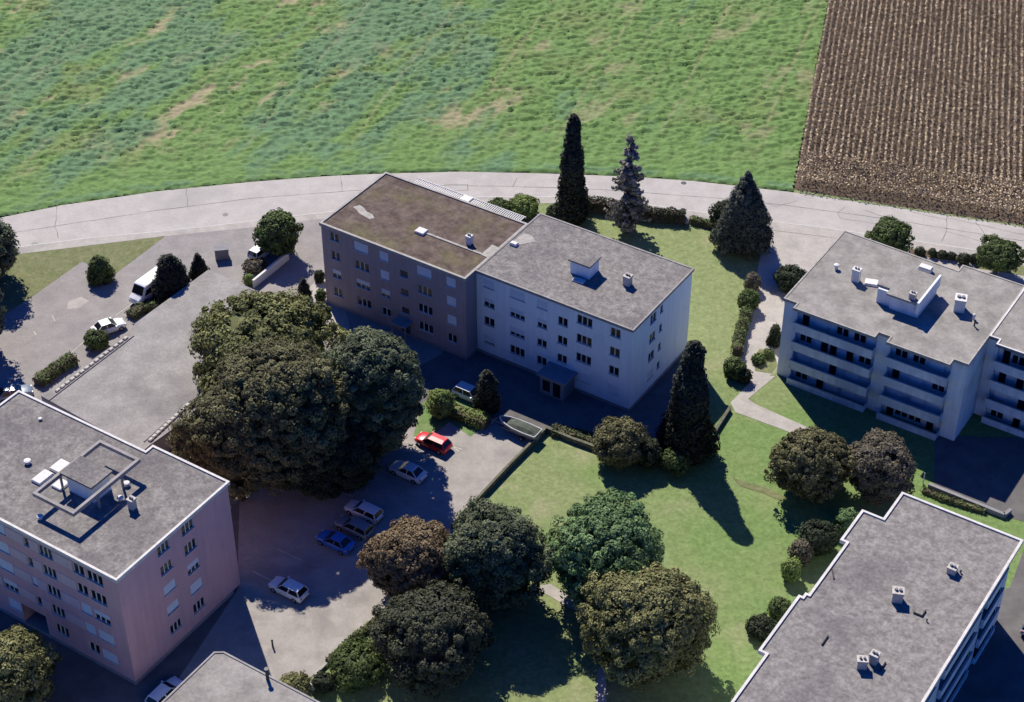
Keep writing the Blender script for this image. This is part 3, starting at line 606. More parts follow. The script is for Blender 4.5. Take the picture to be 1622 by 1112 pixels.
def chimney(rf, x, y, z, wx, wy, h, m='chimney', rz=0):
    mb = MB(); mb.box(-wx/2, wx/2, -wy/2, wy/2, 0, h*.86); mb.box(-wx/2-.06, wx/2+.06, -wy/2-.06, wy/2+.06, h*.86, h)
    for k in (-1, 1): mb.tube((k*wx*.2, 0, h-.01), (k*wx*.2, 0, h+.2), min(wx, wy)*.2, min(wx, wy)*.17, 10, 1)
    c = mb.build('chimney', [M[m], M['plinth']], rf, (x, y, z)); c.rotation_euler = (0, 0, rz); return c
def vent(rf, x, y, z, r=.3, h=.5, m='render_white'):
    mb = MB(); mb.tube((0, 0, 0), (0, 0, h*.7), r*.6, r*.6, 10); mb.tube((0, 0, h*.7), (0, 0, h*.9), r, r*.9, 10); mb.tube((0, 0, h*.9), (0, 0, h), r*.9, r*.4, 10); return mb.build('vent', M[m], rf, (x, y, z))
def slab(rf, name, x, y, z, wx, wy, h, m, rz=0):
    mb = MB(); mb.box(-wx/2, wx/2, -wy/2, wy/2, 0, h*.8); mb.box(-wx/2+.05, wx/2-.05, -wy/2+.05, wy/2-.05, h*.8, h); o = mb.build(name, M[m], rf, (x, y, z)); o.rotation_euler = (0, 0, rz); return o
rows = [10.45, 7.75, 5.05, 2.35]
# --- mauve building
B = thing('apartment_block', (-22.75, 9.65, 0), RZ, 'mauve-grey four-storey block with mossy brown flat roof, joined to the white block', 'building')
HB = 11.75; WB, DB = 20.8, 13.1; mb = MB(); sp = []
sh = {1.92: (0, 0, .5, 0), 5.87: (1, 0, .5, 0), 9.2: (1, 1, .55, .1), 14.98: (1, 0, 0, 0), 18.75: (1, 1, 1, 0)}
for s, fr in sh.items():
    big3 = s in (5.87, 14.98)
    for z, f in zip(rows, fr): sp.append((s, z, 2.05 if big3 else 1.3, 1.2 if f < 1 else 1.3, 3 if big3 else 2, f))
for z in (9.0, 6.35, 3.65): sp.append((12.0, z, 1.25, 1.0, 1, 0, 's'))
windows(B, mb, (0, 0), (1, 0), WB, .4, HB-.28, sp)
facade(mb, (WB, 0), (0, 1), DB, 0, HB-.28, []); facade(mb, (WB, DB), (-1, 0), WB, 0, HB-.28, []); facade(mb, (0, DB), (0, -1), DB, 0, HB-.28, [])
mb.build('wall', M['mauve'], B)
mb = MB(); mb.box(-.03, WB+.02, -.03, DB+.03, -.05, .42); mb.build('plinth', M['plinth'], B)
rf = roof(B, [(-.1, -.1), (WB, -.1), (WB, DB+.1), (-.1, DB+.1)], HB, 'moss', 'patch', .24, .12)
mb = MB(); rp_ = random.Random(5)
mb.poly([(1.1, 4.9, 0), (1.9, 4.6, 0), (2.6, 4.2, 0), (4.3, 3.9, 0), (4.7, 4.4, 0), (4.0, 4.9, 0), (3.1, 5.0, 0), (2.3, 5.5, 0), (1.5, 5.7, 0)])
mb.build('bare_patch', M['patch'], rf, (0, 0, HB-.012))
slab(rf, 'roof_hatch', 11.1, 5.0, HB-.02, 1.3, 1.1, .3, 'render_white')
mb = MB(); mb.box(11.8, 19.6, 4.95, 5.25, -.02, .08); mb.box(19.6, 20.5, 4.9, 7.3, -.02, .05); mb.build('cable_duct', M['patch'], rf, (0, 0, HB))
chimney(rf, 17.2, 6.1, HB-.02, .6, .6, 1.2, 'render_white')
mb = MB()
for x in np.arange(4.0, 19.5, .28):
    if 10.9 < x < 12.2: continue
    mb.box(x, x+.12, DB+.17, DB+1.35, 0, .09)
mb.box(3.8, 19.7, DB+1.35, DB+1.45, -.05, .14); mb.box(10.9, 12.2, DB+.17, DB+1.3, -.05, .3)
mb.build('slatted_canopy', M['render_white'], rf, (0, 0, HB-.2))
mb = MB()
for z in (0.2, 2.9, 5.6, 8.3):
    mb.box(4.0, 19.5, DB+.04, DB+1.4, z-.15, z); mb.box(4.0, 19.5, DB+1.3, DB+1.4, z, z+1)
mb.build('rear_balcony', M['cream'], B)
mb = MB(); mb.box(10.9, 13.1, -1.6, 0, 2.35, 2.5); mb.box(11.0, 11.12, -1.5, -1.38, 0, 2.35); mb.box(12.88, 13.0, -1.5, -1.38, 0, 2.35); mb.build('entrance_canopy', M['parapet_dark'], B)
mb = MB(); mb.box(11.4, 12.6, -.07, -.002, .42, 2.2); dd = mb.build('door', M['stairglass'], B)
mb = MB(); mb.box(12.4, 12.46, -.13, -.07, 1.1, 1.4); mb.build('handle', M['metal'], dd)
# --- white building
HC = 11.8; WC, DC = 20.75, 13.7
uu = Vector((math.cos(RZ), math.sin(RZ), 0)); vv = Vector((-math.sin(RZ), math.cos(RZ), 0))
oB = Vector((-22.75, 9.65, 0)); oC = oB+uu*(WB+.06)+vv*2.1
K = thing('apartment_block', oC, RZ, 'white four-storey block with grey flat roof at the centre, joined to the mauve block', 'building')
mb = MB(); sp = []
sh = {1.75: (1, .45, 0, .8), 5.65: (1, .5, .6, 0), 9.0: (1, .45, .2, 0), 14.6: (0, 0, 0, 1), 18.6: (0, 0, 0, 1)}
for s, fr in sh.items():
    b3 = s in (5.65, 14.6)
    for i, (z, f) in enumerate(zip(rows, fr)): sp.append((s, z, 2.0 if b3 else (1.3 if s != 1.75 else 1.45), 1.2, 3 if b3 else 2, f))
for z in (9.2, 6.5, 3.85): sp.append((11.75, z, 1.3, 1.15, 2, 0))
windows(K, mb, (0, 0), (1, 0), WC, .4, HC-.28, sp)
sp = []
for z in rows: sp += [(4.7, z, 1.3, 1.2, 2, 0 if z > 3 else 1), (6.6, z+.1, .6, .95, 1, 0)]
windows(K, mb, (WC, 0), (0, 1), DC, .4, HC-.28, sp)
facade(mb, (WC, DC), (-1, 0), WC, 0, HC-.28, []); facade(mb, (0, DC), (0, -1), DC, 0, HC-.28, [])
mb.build('wall', M['white'], K)
mb = MB(); mb.box(-.02, WC+.03, -.03, DC+.03, -.05, .42); mb.build('plinth', M['plinth'], K)
rf = roof(K, [(-.05, -.12), (WC+.12, -.12), (WC+.12, DC+.12), (-.05, DC+.12)], HC, 'roof', 'parapet_dark', .16, .05, .05)
mb = MB(); mb.box(-1.25, 1.25, -1.1, 1.1, 0, 1.75); ph = mb.build('stair_housing', M['white'], rf, (10.6, 6.5, HC-.02))
mb = MB(); mb.box(9.15, 12.05, 5.2, 7.8, HC+1.73, HC+1.93); mb.build('housing_roof', M['roof'], rf)
slab(rf, 'roof_hatch', 11.0, 4.6, HC-.02, 1.4, .8, .18, 'render_white', .1)
chimney(rf, 16.0, 7.0, HC-.02, .8, .8, 1.3)
slab(rf, 'vent_box', .9, 6.6, HC-.02, .9, .6, .35, 'render_white')
mb = MB(); mb.poly([(.4, 7.2, 0), (1.5, 7.1, 0), (2.6, 8.6, 0), (1.6, 9.4, 0), (.5, 9.2, 0)]); mb.build('bare_patch', M['patch'], rf, (0, 0, HC-.012))
# glazed entrance porch
mb = MB(); facade(mb, (0, 0), (1, 0), 3.2, 0, 2.55, [(.35, 1.35, .4, 2.0), (1.75, 2.75, .1, 2.1)], t=.1); facade(mb, (3.2, 0), (0, 1), 2.4, 0, 2.55, []); facade(mb, (0, 2.4), (0, -1), 2.4, 0, 2.55, [])
pc = mb.build('porch', M['plinth'], K, (10.3, -2.42, 0))
mb = MB(); mb.box(-.25, 3.6, -.35, 2.38, 2.55, 2.8); mb.build('porch_roof', M['plinth'], pc)
mb = MB(); mb.box(.35, 1.35, .06, .1, .4, 2.0); mb.box(1.75, 2.75, .06, .1, .1, 2.1); mb.build('door', M['glass'], pc)
# --- pink building
HP = 14.3
A_ = thing('apartment_block', (-36.24, -52.15, 0), RZ, 'pink five-storey block with a raised frame on its flat roof, lower left', 'building')
mb = MB(); rp5 = [12.9, 10.3, 7.65, 4.95, 2.25]; WP = 27.0
S = lambda x: WP+x
cols = {S(-2.93): (2.0, 3, (0, 0, .45, 1, 1)), S(-4.95): (1.35, 2, (0, 0, 1, 1, 0)), S(-9.2): (1.7, 3, (0, 0, 0, 0, 0)), S(-11.7): (.6, 1, (0, 0, .9, 0)), S(-15.55): (1.9, 3, (1, 1, 1, .5, 1)), S(-18.6): (1.35, 2, (0, 1, 0, .5, 0)), S(-22.5): (2.0, 3, (0, 0, 1, 0, .4))}
sp = []
for s, (wd, n, fr) in cols.items():
    for z, f in zip(rp5, fr): sp.append((s, z, wd, 1.3 if wd > 1 else 1.1, n, f))
windows(A_, mb, (-WP, 0), (1, 0), WP, .4, HP-.28, sp, extra=[(S(-14.7), S(-11.3), .4, 3.0, 2.2)])
sp = []
for z, f1, f2 in zip(rp5, (0, 0, 1, .85, 0), (0, 0, .5, 1, 0)): sp += [(6.25, z+.45, 1.6, 1.15, 3, f1), (9.68, z+.4, 1.65, 1.25, 3, f2)]
sp = [(q[0], q[1]-.1, *q[2:]) for q in sp]
windows(A_, mb, (0, 0), (0, 1), 15.7, .4, HP-.28, sp)
facade(mb, (0, 15.7), (-1, 0), 9.7, 0, HP-.28, []); facade(mb, (-9.7, 15.7), (0, -1), 1.0, 0, HP-.28, []); facade(mb, (-9.7, 14.7), (-1, 0), WP-9.7, 0, HP-.28, []); facade(mb, (-WP, 14.7), (0, -1), 14.7, 0, HP-.28, [])
mb.build('wall', M['pink'], A_)
mb = MB()
mb.box(S(-14.7)-WP, S(-11.3)-WP, 2.2, 2.3, .3, 3.0); mb.build('entrance_wall', M['plinth'], A_)
mb = MB(); mb.box(-13.6, -12.4, 2.12, 2.197, .4, 2.6); mb.build('door', M['glass'], A_)
for (a, b) in ((-24.5, -16.7), (-14.4, -12.1), (-11.3, -10.15), (-8.2, -5.8)):
    mb = MB(); mb.box(a, b, -.03, -.002, -.62, .66); bm_ = mb.mesh('facade_band', M['pink_band'])
    for z in rp5[:4]: link('facade_band', bm_, A_, (0, 0, z))
mb = MB(); mb.box(-WP-.02, .03, -.03, 14.68, -.05, .42); mb.build('plinth', M['plinth'], A_)
rf = roof(A_, [(-WP-.1, -.12), (.12, -.12), (.12, 15.85), (-9.7, 15.85), (-9.7, 14.8), (-WP-.1, 14.8)], HP, 'roof', 'parapet', .19, .12)
zr = HP-.02
mb = MB(); mb.box(-12.1, -8.8, 6.5, 8.9, zr, 16.4); mb.build('lift_housing', M['white'], rf)
mb = MB(); mb.box(-12.6, -8.5, 6.2, 9.15, 16.4, 16.62); mb.build('housing_roof', M['roof'], rf)
fx0, fx1, fy0, fy1 = -12.95, -7.65, 2.85, 12.1
mb = MB(); mb.ring([(fx0, fy0), (fx1, fy0), (fx1, fy1), (fx0, fy1)], .32, 15.95, 16.37, 0, .001)
P4 = [(fx0, fy0), (fx1, fy0), (fx1, fy1), (fx0, fy1)]
mb.build('roof_frame', M['parapet_dark'], rf)
for (x, y) in ((-12.7, 9.6), (-12.7, 6.3), (-7.9, 9.6), (-7.9, 6.3)):
    mb = MB(); mb.box(x-.09, x+.09, y-.09, y+.09, zr, 15.95); mb.build('frame_post', M['parapet_dark'], rf)
chimney(rf, -5.25, 8.0, zr, .62, .62, 1.25)
for (x, y, r_) in ((-11.6, 2.1, .34), (-7.0, 8.2, .34), (-7.9, 10.1, .34), (-18.3, 7.2, .4), (-22, 12.7, .22)): vent(rf, x, y, zr, r_, .45 if r_ > .3 else .25)
slab(rf, 'roof_light', -15.5, 6.4, zr, 1.9, 1.2, .3, 'render_white', 1.57); slab(rf, 'roof_light', -15.2, 8.5, zr, 1.7, 1.3, .3, 'render_white', 1.57); slab(rf, 'roof_light', -13.3, 6.6, zr, 1.2, 1.3, .25, 'render_white')
# --- balcony blocks
def bay(root, o, d, s0, s1, yf, yw, floors, ztop, wm, seed=0):
    """balconies in front of a recessed glazed wall between s0 and s1; y counts outwards from the facade line"""
    rn = random.Random(seed); d = Vector((d[0], d[1], 0)); n = Vector((d.y, -d.x, 0)); rz = math.atan2(d.y, d.x)
    org = Vector((o[0], o[1], 0))+d*s0; wdt = s1-s0
    for i, z in enumerate(floors):
        mb = MB(); mb.box(0, wdt, -yf+.12, yw, -.18, 0)
        mb.box(0, wdt, -yf, -yf+.12, -.2, .92); mb.box(.0, .1, -yf+.12, -.05, 0, .92); mb.box(wdt-.1, wdt, -yf+.12, -.05, 0, .92)
        b = mb.build('balcony', M[wm], root, org+Vector((0, 0, z))); b.rotation_euler = (0, 0, rz)
        mb = MB(); mb.box(-.02, wdt+.02, -yf-.04, -yf+.16, .92, 1.0); mb.build('coping', M['parapet'], b)
        zt = (floors[i+1] if i+1 < len(floors) else ztop)-.2
        x = .5
        while x+1.1 < wdt-.4:
            k = rn.choice(['door', 'win', 'win', 'blind', 'door']); ww = {'door': .95, 'win': 1.5, 'blind': 1.6}[k]
            if x+ww > wdt-.3: break
            p0 = org+d*(x+ww/2)-n*(yw-.16)
            if k == 'door': window(root, (p0.x, p0.y), d, 0, z+1.08, ww, 2.1, 1, rn.choice([0, 0, .3]), sill=False)
            else: window(root, (p0.x, p0.y), d, 0, z+1.15, ww, 1.25, 2, 0 if k == 'win' else 1, sill=False)
            x += ww+rn.choice([.15, .6, 1.1])
        # one thing stands out on most balconies: a post-mounted awning box or planter trough
        if rn.random() < .6:
            mb = MB(); xx = rn.uniform(.5, wdt-2); mb.box(xx, xx+1.1, -yf+.2, -yf+.5, .55, .86); mb.build('planter', M['plinth'], b)
    mb = MB(); A0 = org-n*yw; B0 = org+d*wdt-n*yw
    zb = -.05
    mb.poly([tuple(A0+Vector((0, 0, zb))), tuple(B0+Vector((0, 0, zb))), tuple(B0+Vector((0, 0, ztop))), tuple(A0+Vector((0, 0, ztop)))])
    for q0 in (org, org+d*wdt):
        mb.poly([tuple(q0+Vector((0, 0, zb))), tuple(q0-n*yw+Vector((0, 0, zb))), tuple(q0-n*yw+Vector((0, 0, ztop))), tuple(q0+Vector((0, 0, ztop)))])
    mb.build('balcony_wall', M[wm], root)
HD = 11.0
o = at(1246, 470, HD); o.z = 0
D = thing('apartment_block', o, RZ, 'pale four-storey block with long balconies in two bays, right of the east driveway', 'building')
fl = [-.15, 2.5, 5.2, 7.9]
mb = MB(); yF = -.35
for (a, b) in ((0, 1.7), (11.4, 13.05), (20.2, 22.0)): facade(mb, (a, yF), (1, 0), b-a, 0, HD-.28, [])
for x in (1.7, 13.05): mb.poly([(x, yF, 0), (x, 0, 0), (x, 0, HD-.28), (x, yF, HD-.28)])
for x in (11.4, 20.2): mb.poly([(x, 0, 0), (x, yF, 0), (x, yF, HD-.28), (x, 0, HD-.28)])
facade(mb, (22.0, yF), (0, 1), 17.0, 0, HD-.28, []); facade(mb, (22.0, 16.6), (-1, 0), 7.6, 0, HD-.28, []); facade(mb, (14.4, 16.6), (0, -1), 1.4, 0, HD-.28, []); facade(mb, (14.4, 15.2), (-1, 0), 14.4, 0, HD-.28, []); facade(mb, (0, 15.2), (0, -1), 15.2-yF, 0, HD-.28, [])
mb.build('wall', M['cream'], D)
bay(D, (0, 0), (1, 0), 1.7, 11.4, 1.3, .08, fl, HD-.28, 'cream', 1); bay(D, (0, 0), (1, 0), 13.05, 20.2, 1.45, .08, fl, HD-.28, 'cream', 2)
rf = roof(D, [(-.1, -.45), (1.6, -.45), (1.6, -1.5), (11.5, -1.5), (11.5, -.45), (12.95, -.45), (12.95, -1.6), (20.3, -1.6), (20.3, -.45), (21.98, -.45), (21.98, 16.7), (14.4, 16.7), (14.4, 15.3), (-.1, 15.7)], HD, 'roof2', 'patch', .14, .05, .04)
zr = HD-.02
mb = MB(); mb.prism([(8.9, 4.6), (8.9, 9.6), (14.0, 9.8), (14.0, 4.3), (10.6, 4.3), (10.6, 4.6)][::-1], zr, HD+1.9, 0); mb.build('lift_housing', M['cream'], rf)
mb = MB(); mb.prism([(8.6, 5.0), (10.2, 5.0), (10.2, 3.9), (13.9, 3.9), (13.9, 10.0), (8.6, 10.0)], HD+1.9, HD+2.15, 0); mb.build('housing_roof', M['roof2'], rf)
mb = MB(); mb.box(13.9, 14.15, 3.7, 10.1, HD+.9, HD+2.45); mb.build('screen_wall', M['cream'], rf)
chimney(rf, 13.0, 4.6, HD+2.15, .7, .6, .8); chimney(rf, 17.3, 8.4, zr, 1.2, 1.3, 1.7, 'render_white', .3); chimney(rf, 5.25, 7.1, zr, .85, .7, 1.7, 'render_white')
vent(rf, 2.4, 8.0, zr, .35, .7); vent(rf, 19.4, 7.5, zr, .2, .8); vent(rf, 19.9, 6.4, zr, .15, .9, 'darkmetal')
slab(rf, 'roof_light', 7.0, 7.6, zr, 1.5, 1.1, .3, 'render_white', .3); slab(rf, 'roof_light', 11.2, 13.2, zr, 1.5, .9, .7, 'render_white')
Eo = thing('apartment_block', o+uu*22.0, RZ, 'set-back balcony block cut by the right edge, joined to the pale balcony block', 'building')
mb = MB(); yE = 5.5
for (a, b) in ((.02, 1.3), (11.6, 13.4)): facade(mb, (a, yE), (1, 0), b-a, 0, HD-.2, [])
facade(mb, (13.4, yE), (0, 1), 12.4, 0, HD-.2, []); facade(mb, (13.4, 17.9), (-1, 0), 13.38, 0, HD-.2, []); facade(mb, (.02, 17.9), (0, -1), 12.4, 0, HD-.2, [])
mb.build('wall', M['cream'], Eo)
bay(Eo, (0, yE+.2), (1, 0), 1.3, 11.6, 1.3, .08, fl, HD-.2, 'cream', 3)
roof(Eo, [(.02, 5.4), (1.2, 5.4), (1.2, 4.4), (11.7, 4.4), (11.7, 5.4), (13.5, 5.4), (13.5, 18), (.02, 18)], HD+.12, 'roof2', 'parapet', .2, .08, .0)
# --- near right block
oF = at(1429, 781, HD); oF.z = 0
Fb = thing('apartment_block', oF, RZ, 'pale block with a large bare grey roof and stepped parapet, lower right corner', 'building')
polyF = [(12.5, -36), (12.5, 0), (0, 0), (0, -4.5), (-2.25, -4.5), (-2.25, -9.5), (-1.6, -9.5), (-1.6, -17.8), (-1.95, -17.8), (-1.95, -18.4), (-2.35, -18.4), (-2.35, -26.6), (-1.6, -26.6), (-1.6, -36)]
mb = MB(); ins = [(11.9, -35.7), (11.9, -.3), (.3, -.3), (.3, -4.8), (-1.95, -4.8), (-1.95, -9.2), (-1.3, -9.2), (-1.3, -18.7), (-2.05, -18.7), (-2.05, -26.3), (-1.3, -26.3), (-1.3, -35.7)]
nI = len(ins)
for i in range(nI):
    a = ins[i]; b = ins[(i+1) % nI]
    if i == 0: continue
    mb.poly([(a[0], a[1], 0), (b[0], b[1], 0), (b[0], b[1], HD-.28), (a[0], a[1], HD-.28)])
facade(mb, (11.9, -35.7), (0, 1), 35.4, 0, HD-.28, [(a, b, 0, HD-.4) for a, b in ((6.7, 15.7), (18.0, 26.7), (28.5, 33.7))], t=.01)
mb.build('wall', M['cream'], Fb)
bay(Fb, (11.9, -35.7), (0, 1), 6.7, 15.7, .35, 1.4, fl, HD-.28, 'cream', 4); bay(Fb, (11.9, -35.7), (0, 1), 18.0, 26.7, .35, 1.4, fl, HD-.28, 'cream', 5); bay(Fb, (11.9, -35.7), (0, 1), 28.5, 33.7, .35, 1.4, fl, HD-.28, 'cream', 6)
rf = roof(Fb, polyF, HD, 'roofF', 'parapet', .2, .13)
chimney(rf, 8.4, -7.7, zr, .8, .8, .8); chimney(rf, 5.5, -13.9, zr, 1.0, .9, 1.3, 'chimney', .4); chimney(rf, 6.2, -23.3, zr, .9, .7, 1.1, 'chimney', .5); chimney(rf, 6.9, -22.2, zr, .7, .7, 1.2)
for (x, y, rz_, l_) in ((7.9, -14.6, 0, .9), (8.3, -14.2, 1.57, .9), (2.1, -22.2, 1.57, 1.3), (7.8, -22.2, 1.57, 1.1), (-.9, -14.1, -1.0, 1.2)):
    slab(rf, 'roof_vent_strip', x, y, zr, l_, .12, .2, 'darkmetal', rz_)
vent(rf, 9.1, -7.3, zr, .12, .35, 'darkmetal'); vent(rf, 8.9, -14.9, zr, .1, .3, 'darkmetal')
mb = MB(); facade(mb, (0, 0), (0, 1), 4.2, 0, 2.6, [(.8, 1.8, .2, 2.2)], t=.1); facade(mb, (-2.5, 0), (1, 0), 2.5, 0, 2.6, []); facade(mb, (0, 4.2), (-1, 0), 2.5, 0, 2.6, [])
pc = mb.build('porch', M['cream'], Fb, (14.75, -21.5, 0)); mb = MB(); mb.box(-2.45, .3, -.3, 4.5, 2.6, 2.8); mb.build('porch_roof', M['plinth'], pc); mb = MB(); mb.box(-.09, -.05, .8, 1.8, .2, 2.2); mb.build('door', M['glass'], pc)
# --- roof at the bottom left
oH = at(345, 1028, 12.0); oH.z = 0
Hb = thing('apartment_block', oH, RZ, 'block showing only its pale grey roof corner at the bottom edge, below the pink block', 'building')
mb = MB()
for (a, b) in (((.2, -14.8), (14.8, -14.8)), ((14.8, -14.8), (14.8, -.2)), ((14.8, -.2), (.2, -.2)), ((.2, -.2), (.2, -14.8))):
    mb.poly([(a[0], a[1], 0), (b[0], b[1], 0), (b[0], b[1], 11.72), (a[0], a[1], 11.72)])
mb.build('wall', M['cream'], Hb)
rf = roof(Hb, [(0, -15), (15, -15), (15, 0), (0.7, 0), (0, -.5)], 12, 'roof2', 'parapet_dark', .12, .06)
mb = MB(); mb.tube((6.0, -.35, 11.98), (6.0, -.35, 13.2), .16, .14, 10); mb.tube((6.0, -.35, 13.2), (6.0, -.35, 13.35), .24, .22, 10); mb.build('vent_pipe', M['darkmetal'], rf)
# --- garage deck
zg = 2.6
dk = [at(65, 627, zg), at(205, 528, zg), at(214, 512, zg), at(330, 427, zg), at(493, 498, zg), at(400, 590, zg), at(236, 706, zg), at(225, 716, zg)]
oG = Vector((dk[6].x, dk[6].y, 0)); G_ = thing('garage', oG, 0, 'low parking garage with flat asphalt deck between the pink block and the road', 'garage')
pl = [(p.x-oG.x, p.y-oG.y) for p in dk]
def area2(p): return sum(p[i][0]*p[(i+1) % len(p)][1]-p[(i+1) % len(p)][0]*p[i][1] for i in range(len(p)))
if area2(pl) < 0: pl = pl[::-1]
mb = MB(); mb.prism(pl, zg-.3, zg, 0); dkr = mb.build('roof', M['deck'], G_)
mb = MB(); mb.ring(pl, .35, 0, zg-.302, 0); mb.build('wall', M['concrete'], G_)
def rowblocks(a, b, n, skip=()):
    for i in range(n):
        if i in skip: continue
        t = (i+.5)/n; p = at(a[0]+(b[0]-a[0])*t, a[1]+(b[1]-a[1])*t, zg)
        mb = MB(); T = Matrix.Rotation(R(57), 4, 'Z'); mb.box(-.27, .27, -.2, .2, 0, .2, 0, T); mb.box(-.22, .22, -.15, .15, .2, .24, 0, T); mb.build('edge_block', M['chimney'], dkr, (p.x-oG.x, p.y-oG.y, zg))
rowblocks((88, 622), (203, 534), 15); rowblocks((236, 700), (300, 640), 11)
mb = MB()
for a, b in (((78, 634), (212, 532)), ((228, 700), (302, 634))):
    A1 = at(*a, zg)-oG; B1 = at(*b, zg)-oG; d = B1-A1; T = Matrix.Translation(A1) @ Matrix.Rotation(math.atan2(d.y, d.x), 4, 'Z'); mb.box(0, d.length, -.06, .06, 0, .1, 0, T)
mb.build('edge_strip', M['plinth'], dkr)

# ================================================================ WALLS
def wall(pts, wd, h, label, m='mosswall', name='garden_wall', z0=-.05, cop=True):
    Pw = [at(*p) for p in pts]; o = Pw[0]; root = thing(name, (o.x, o.y, 0), 0, label, 'wall'); a_ = MB(); c_ = MB()
    for a, b in zip(Pw[:-1], Pw[1:]):
        d = b-a; T = Matrix.Translation(a-o) @ Matrix.Rotation(math.atan2(d.y, d.x), 4, 'Z')
        a_.box(0, d.length, -wd/2, wd/2, z0, h, 0, T); c_.box(0, d.length, -wd/2-.04, wd/2+.04, h, h+.08, 0, T)
    a_.build('masonry', M[m], root)
    if cop: c_.build('coping', M[m], root)
wall([(865, 684), (805, 744), (745, 808), (716, 838)], .2, .65, 'mossy low wall between the lawn and the car park')
wall([(867, 684), (905, 700), (955, 718)], .28, .6, 'mossy low wall along the top edge of the lawn')
wall([(457, 411), (402, 456)], .22, 1.1, 'pale retaining wall of the ramp beside the small round tree', 'render_white', 'retaining_wall')
wall([(1156, 650), (1132, 688)], .25, .5, 'short dark block standing in for the shadow edge right of the tall cypress', 'mosswall')  # dark block added where only a shadow edge runs
wall([(1470, 772), (1590, 820), (1600, 812)], .3, .5, 'low wall closing the shaded court behind the near right block', 'plinth')
wall([(590, 986), (556, 1018), (498, 1072)], .2, .3, 'thin pale kerb wall at the car park exit', 'stone')

# ================================================================ VEHICLES
def loft(mb, secs, m=0):
    k = len(secs[0]); base = len(mb.v)
    for s in secs: mb.v += s
    for i in range(len(secs)-1):
        for j in range(k-1):
            a = base+i*k+j; mb.f.append((a, a+1, a+k+1, a+k)); mb.m.append(m)
    mb.f.append(tuple(base+j for j in range(k-1, -1, -1))); mb.m.append(m); e = base+(len(secs)-1)*k; mb.f.append(tuple(e+j for j in range(k))); mb.m.append(m)
def car(px, py, ang, paint, label, style='hatch', name='parked_car', z=0.0, Ln=4.3):
    p = at(px, py, .6+z); root = thing(name, (p.x, p.y, z), ang, label, 'car', 'cars parked round the blocks')
    s = Ln/4.3; hw = .88
    st_ = [(-2.15, .42, .70, .72), (-2.08, .26, .86, .82), (-1.6, .22, .93, .87), (-.9, .2, .93, .88), (.2, .2, .92, .88), (.9, .2, .9, .87), (1.55, .22, .82, .85), (1.98, .28, .70, .78), (2.14, .38, .56, .66)]
    mb = MB(); secs = []
    for (x, zb, zt, h_) in st_:
        secs.append([(x*s, -h_*.93, zb), (x*s, -h_, (zb+zt)*.5), (x*s, -h_*.95, zt-.05), (x*s, -h_*.8, zt), (x*s, 0, zt+.035), (x*s, h_*.8, zt), (x*s, h_*.95, zt-.05), (x*s, h_, (zb+zt)*.5), (x*s, h_*.93, zb)])
    loft(mb, secs); bd = mb.build('body', P_[paint], root)
    for pl_ in bd.data.polygons: pl_.use_smooth = True
    if style == 'hatch': xb0, xb1, xt0, xt1 = -2.0, 1.0, -1.62, .28
    elif style == 'wagon': xb0, xb1, xt0, xt1 = -2.08, .98, -1.85, .30
    else: xb0, xb1, xt0, xt1 = -1.68, .95, -1.02, .18
    zb, zt, wb, wt = .90, 1.43, .82, .62
    bq = [(xb0*s, -wb, zb), (xb1*s, -wb, zb), (xb1*s, wb, zb), (xb0*s, wb, zb)]; tq = [(xt0*s, -wt, zt), (xt1*s, -wt, zt), (xt1*s, wt, zt), (xt0*s, wt, zt)]
    mb = MB(); mid = [(xt0*s+.12, 0, zt+.04), (xt1*s-.12, 0, zt+.04)]
    for i in range(4):
        j = (i+1) % 4; mb.poly([bq[i], bq[j], tq[j], tq[i]])
    mb.poly([tq[0], tq[1], mid[1], mid[0]]); mb.poly([tq[2], tq[3], mid[0], mid[1]]); mb.poly([tq[1], tq[2], mid[1]]); mb.poly([tq[3], tq[0], mid[0]])
    mb.build('cabin', P_[paint], root)
    def pane(nm, A, B, Cc, Dd, ins=.1, off=.012):
        A, B, Cc, Dd = map(Vector, (A, B, Cc, Dd)); cen = (A+B+Cc+Dd)/4; n = (B-A).cross(Dd-A).normalized()
        if n.dot(cen-Vector((-.3, 0, 1.0))) < 0: n = -n
        q = [v_+(cen-v_)*ins+n*off for v_ in (A, B, Cc, Dd)]; mb = MB(); mb.poly(q); mb.build(nm, M['carglass'], root)
    pane('windshield', bq[1], bq[2], tq[2], tq[1], .1); pane('rear_window', bq[3], bq[0], tq[0], tq[3], .14)
    for sg, (i0, i1) in ((0, (0, 1)), (1, (3, 2))):
        b0, b1, t0, t1 = Vector(bq[i0]), Vector(bq[i1]), Vector(tq[i0]), Vector(tq[i1])
        bm, tm = b0.lerp(b1, .5), t0.lerp(t1, .5)
        pane('side_window', b0, bm, tm, t0, .12); pane('side_window', bm, b1, t1, tm, .12)
    for x in (-1.32*s, 1.32*s):
        for y in (-1, 1):
            mb = MB(); mb.tube((x, y*.70, .31), (x, y*.90, .31), .31, .31, 16); wh = mb.build('wheel', M['tyre'], root)
            mb = MB(); mb.tube((x, y*.88, .31), (x, y*.915, .31), .19, .17, 12); mb.build('rim', M['rim'], wh)
    for y in (-1, 1):
        mb = MB(); mb.box(1.93*s, 2.1*s, y*.55-.13, y*.55+.13, .56, .68); mb.build('headlight', M['lamp'], root)
        mb = MB(); mb.box(-2.165*s, -2.08*s, y*.62-.1, y*.62+.1, .62, .80); mb.build('taillight', M['taillamp'], root)
        mb = MB(); mb.box(.62*s, .8*s, y*.97-.1, y*.97+.1, .92, 1.04); mb.build('mirror', P_[paint], root)
    return root
UA = R(-33); FA = UA+math.pi
car(457, 932, FA, 'silver', 'silver hatchback alone at the lower left of the car park', 'hatch')
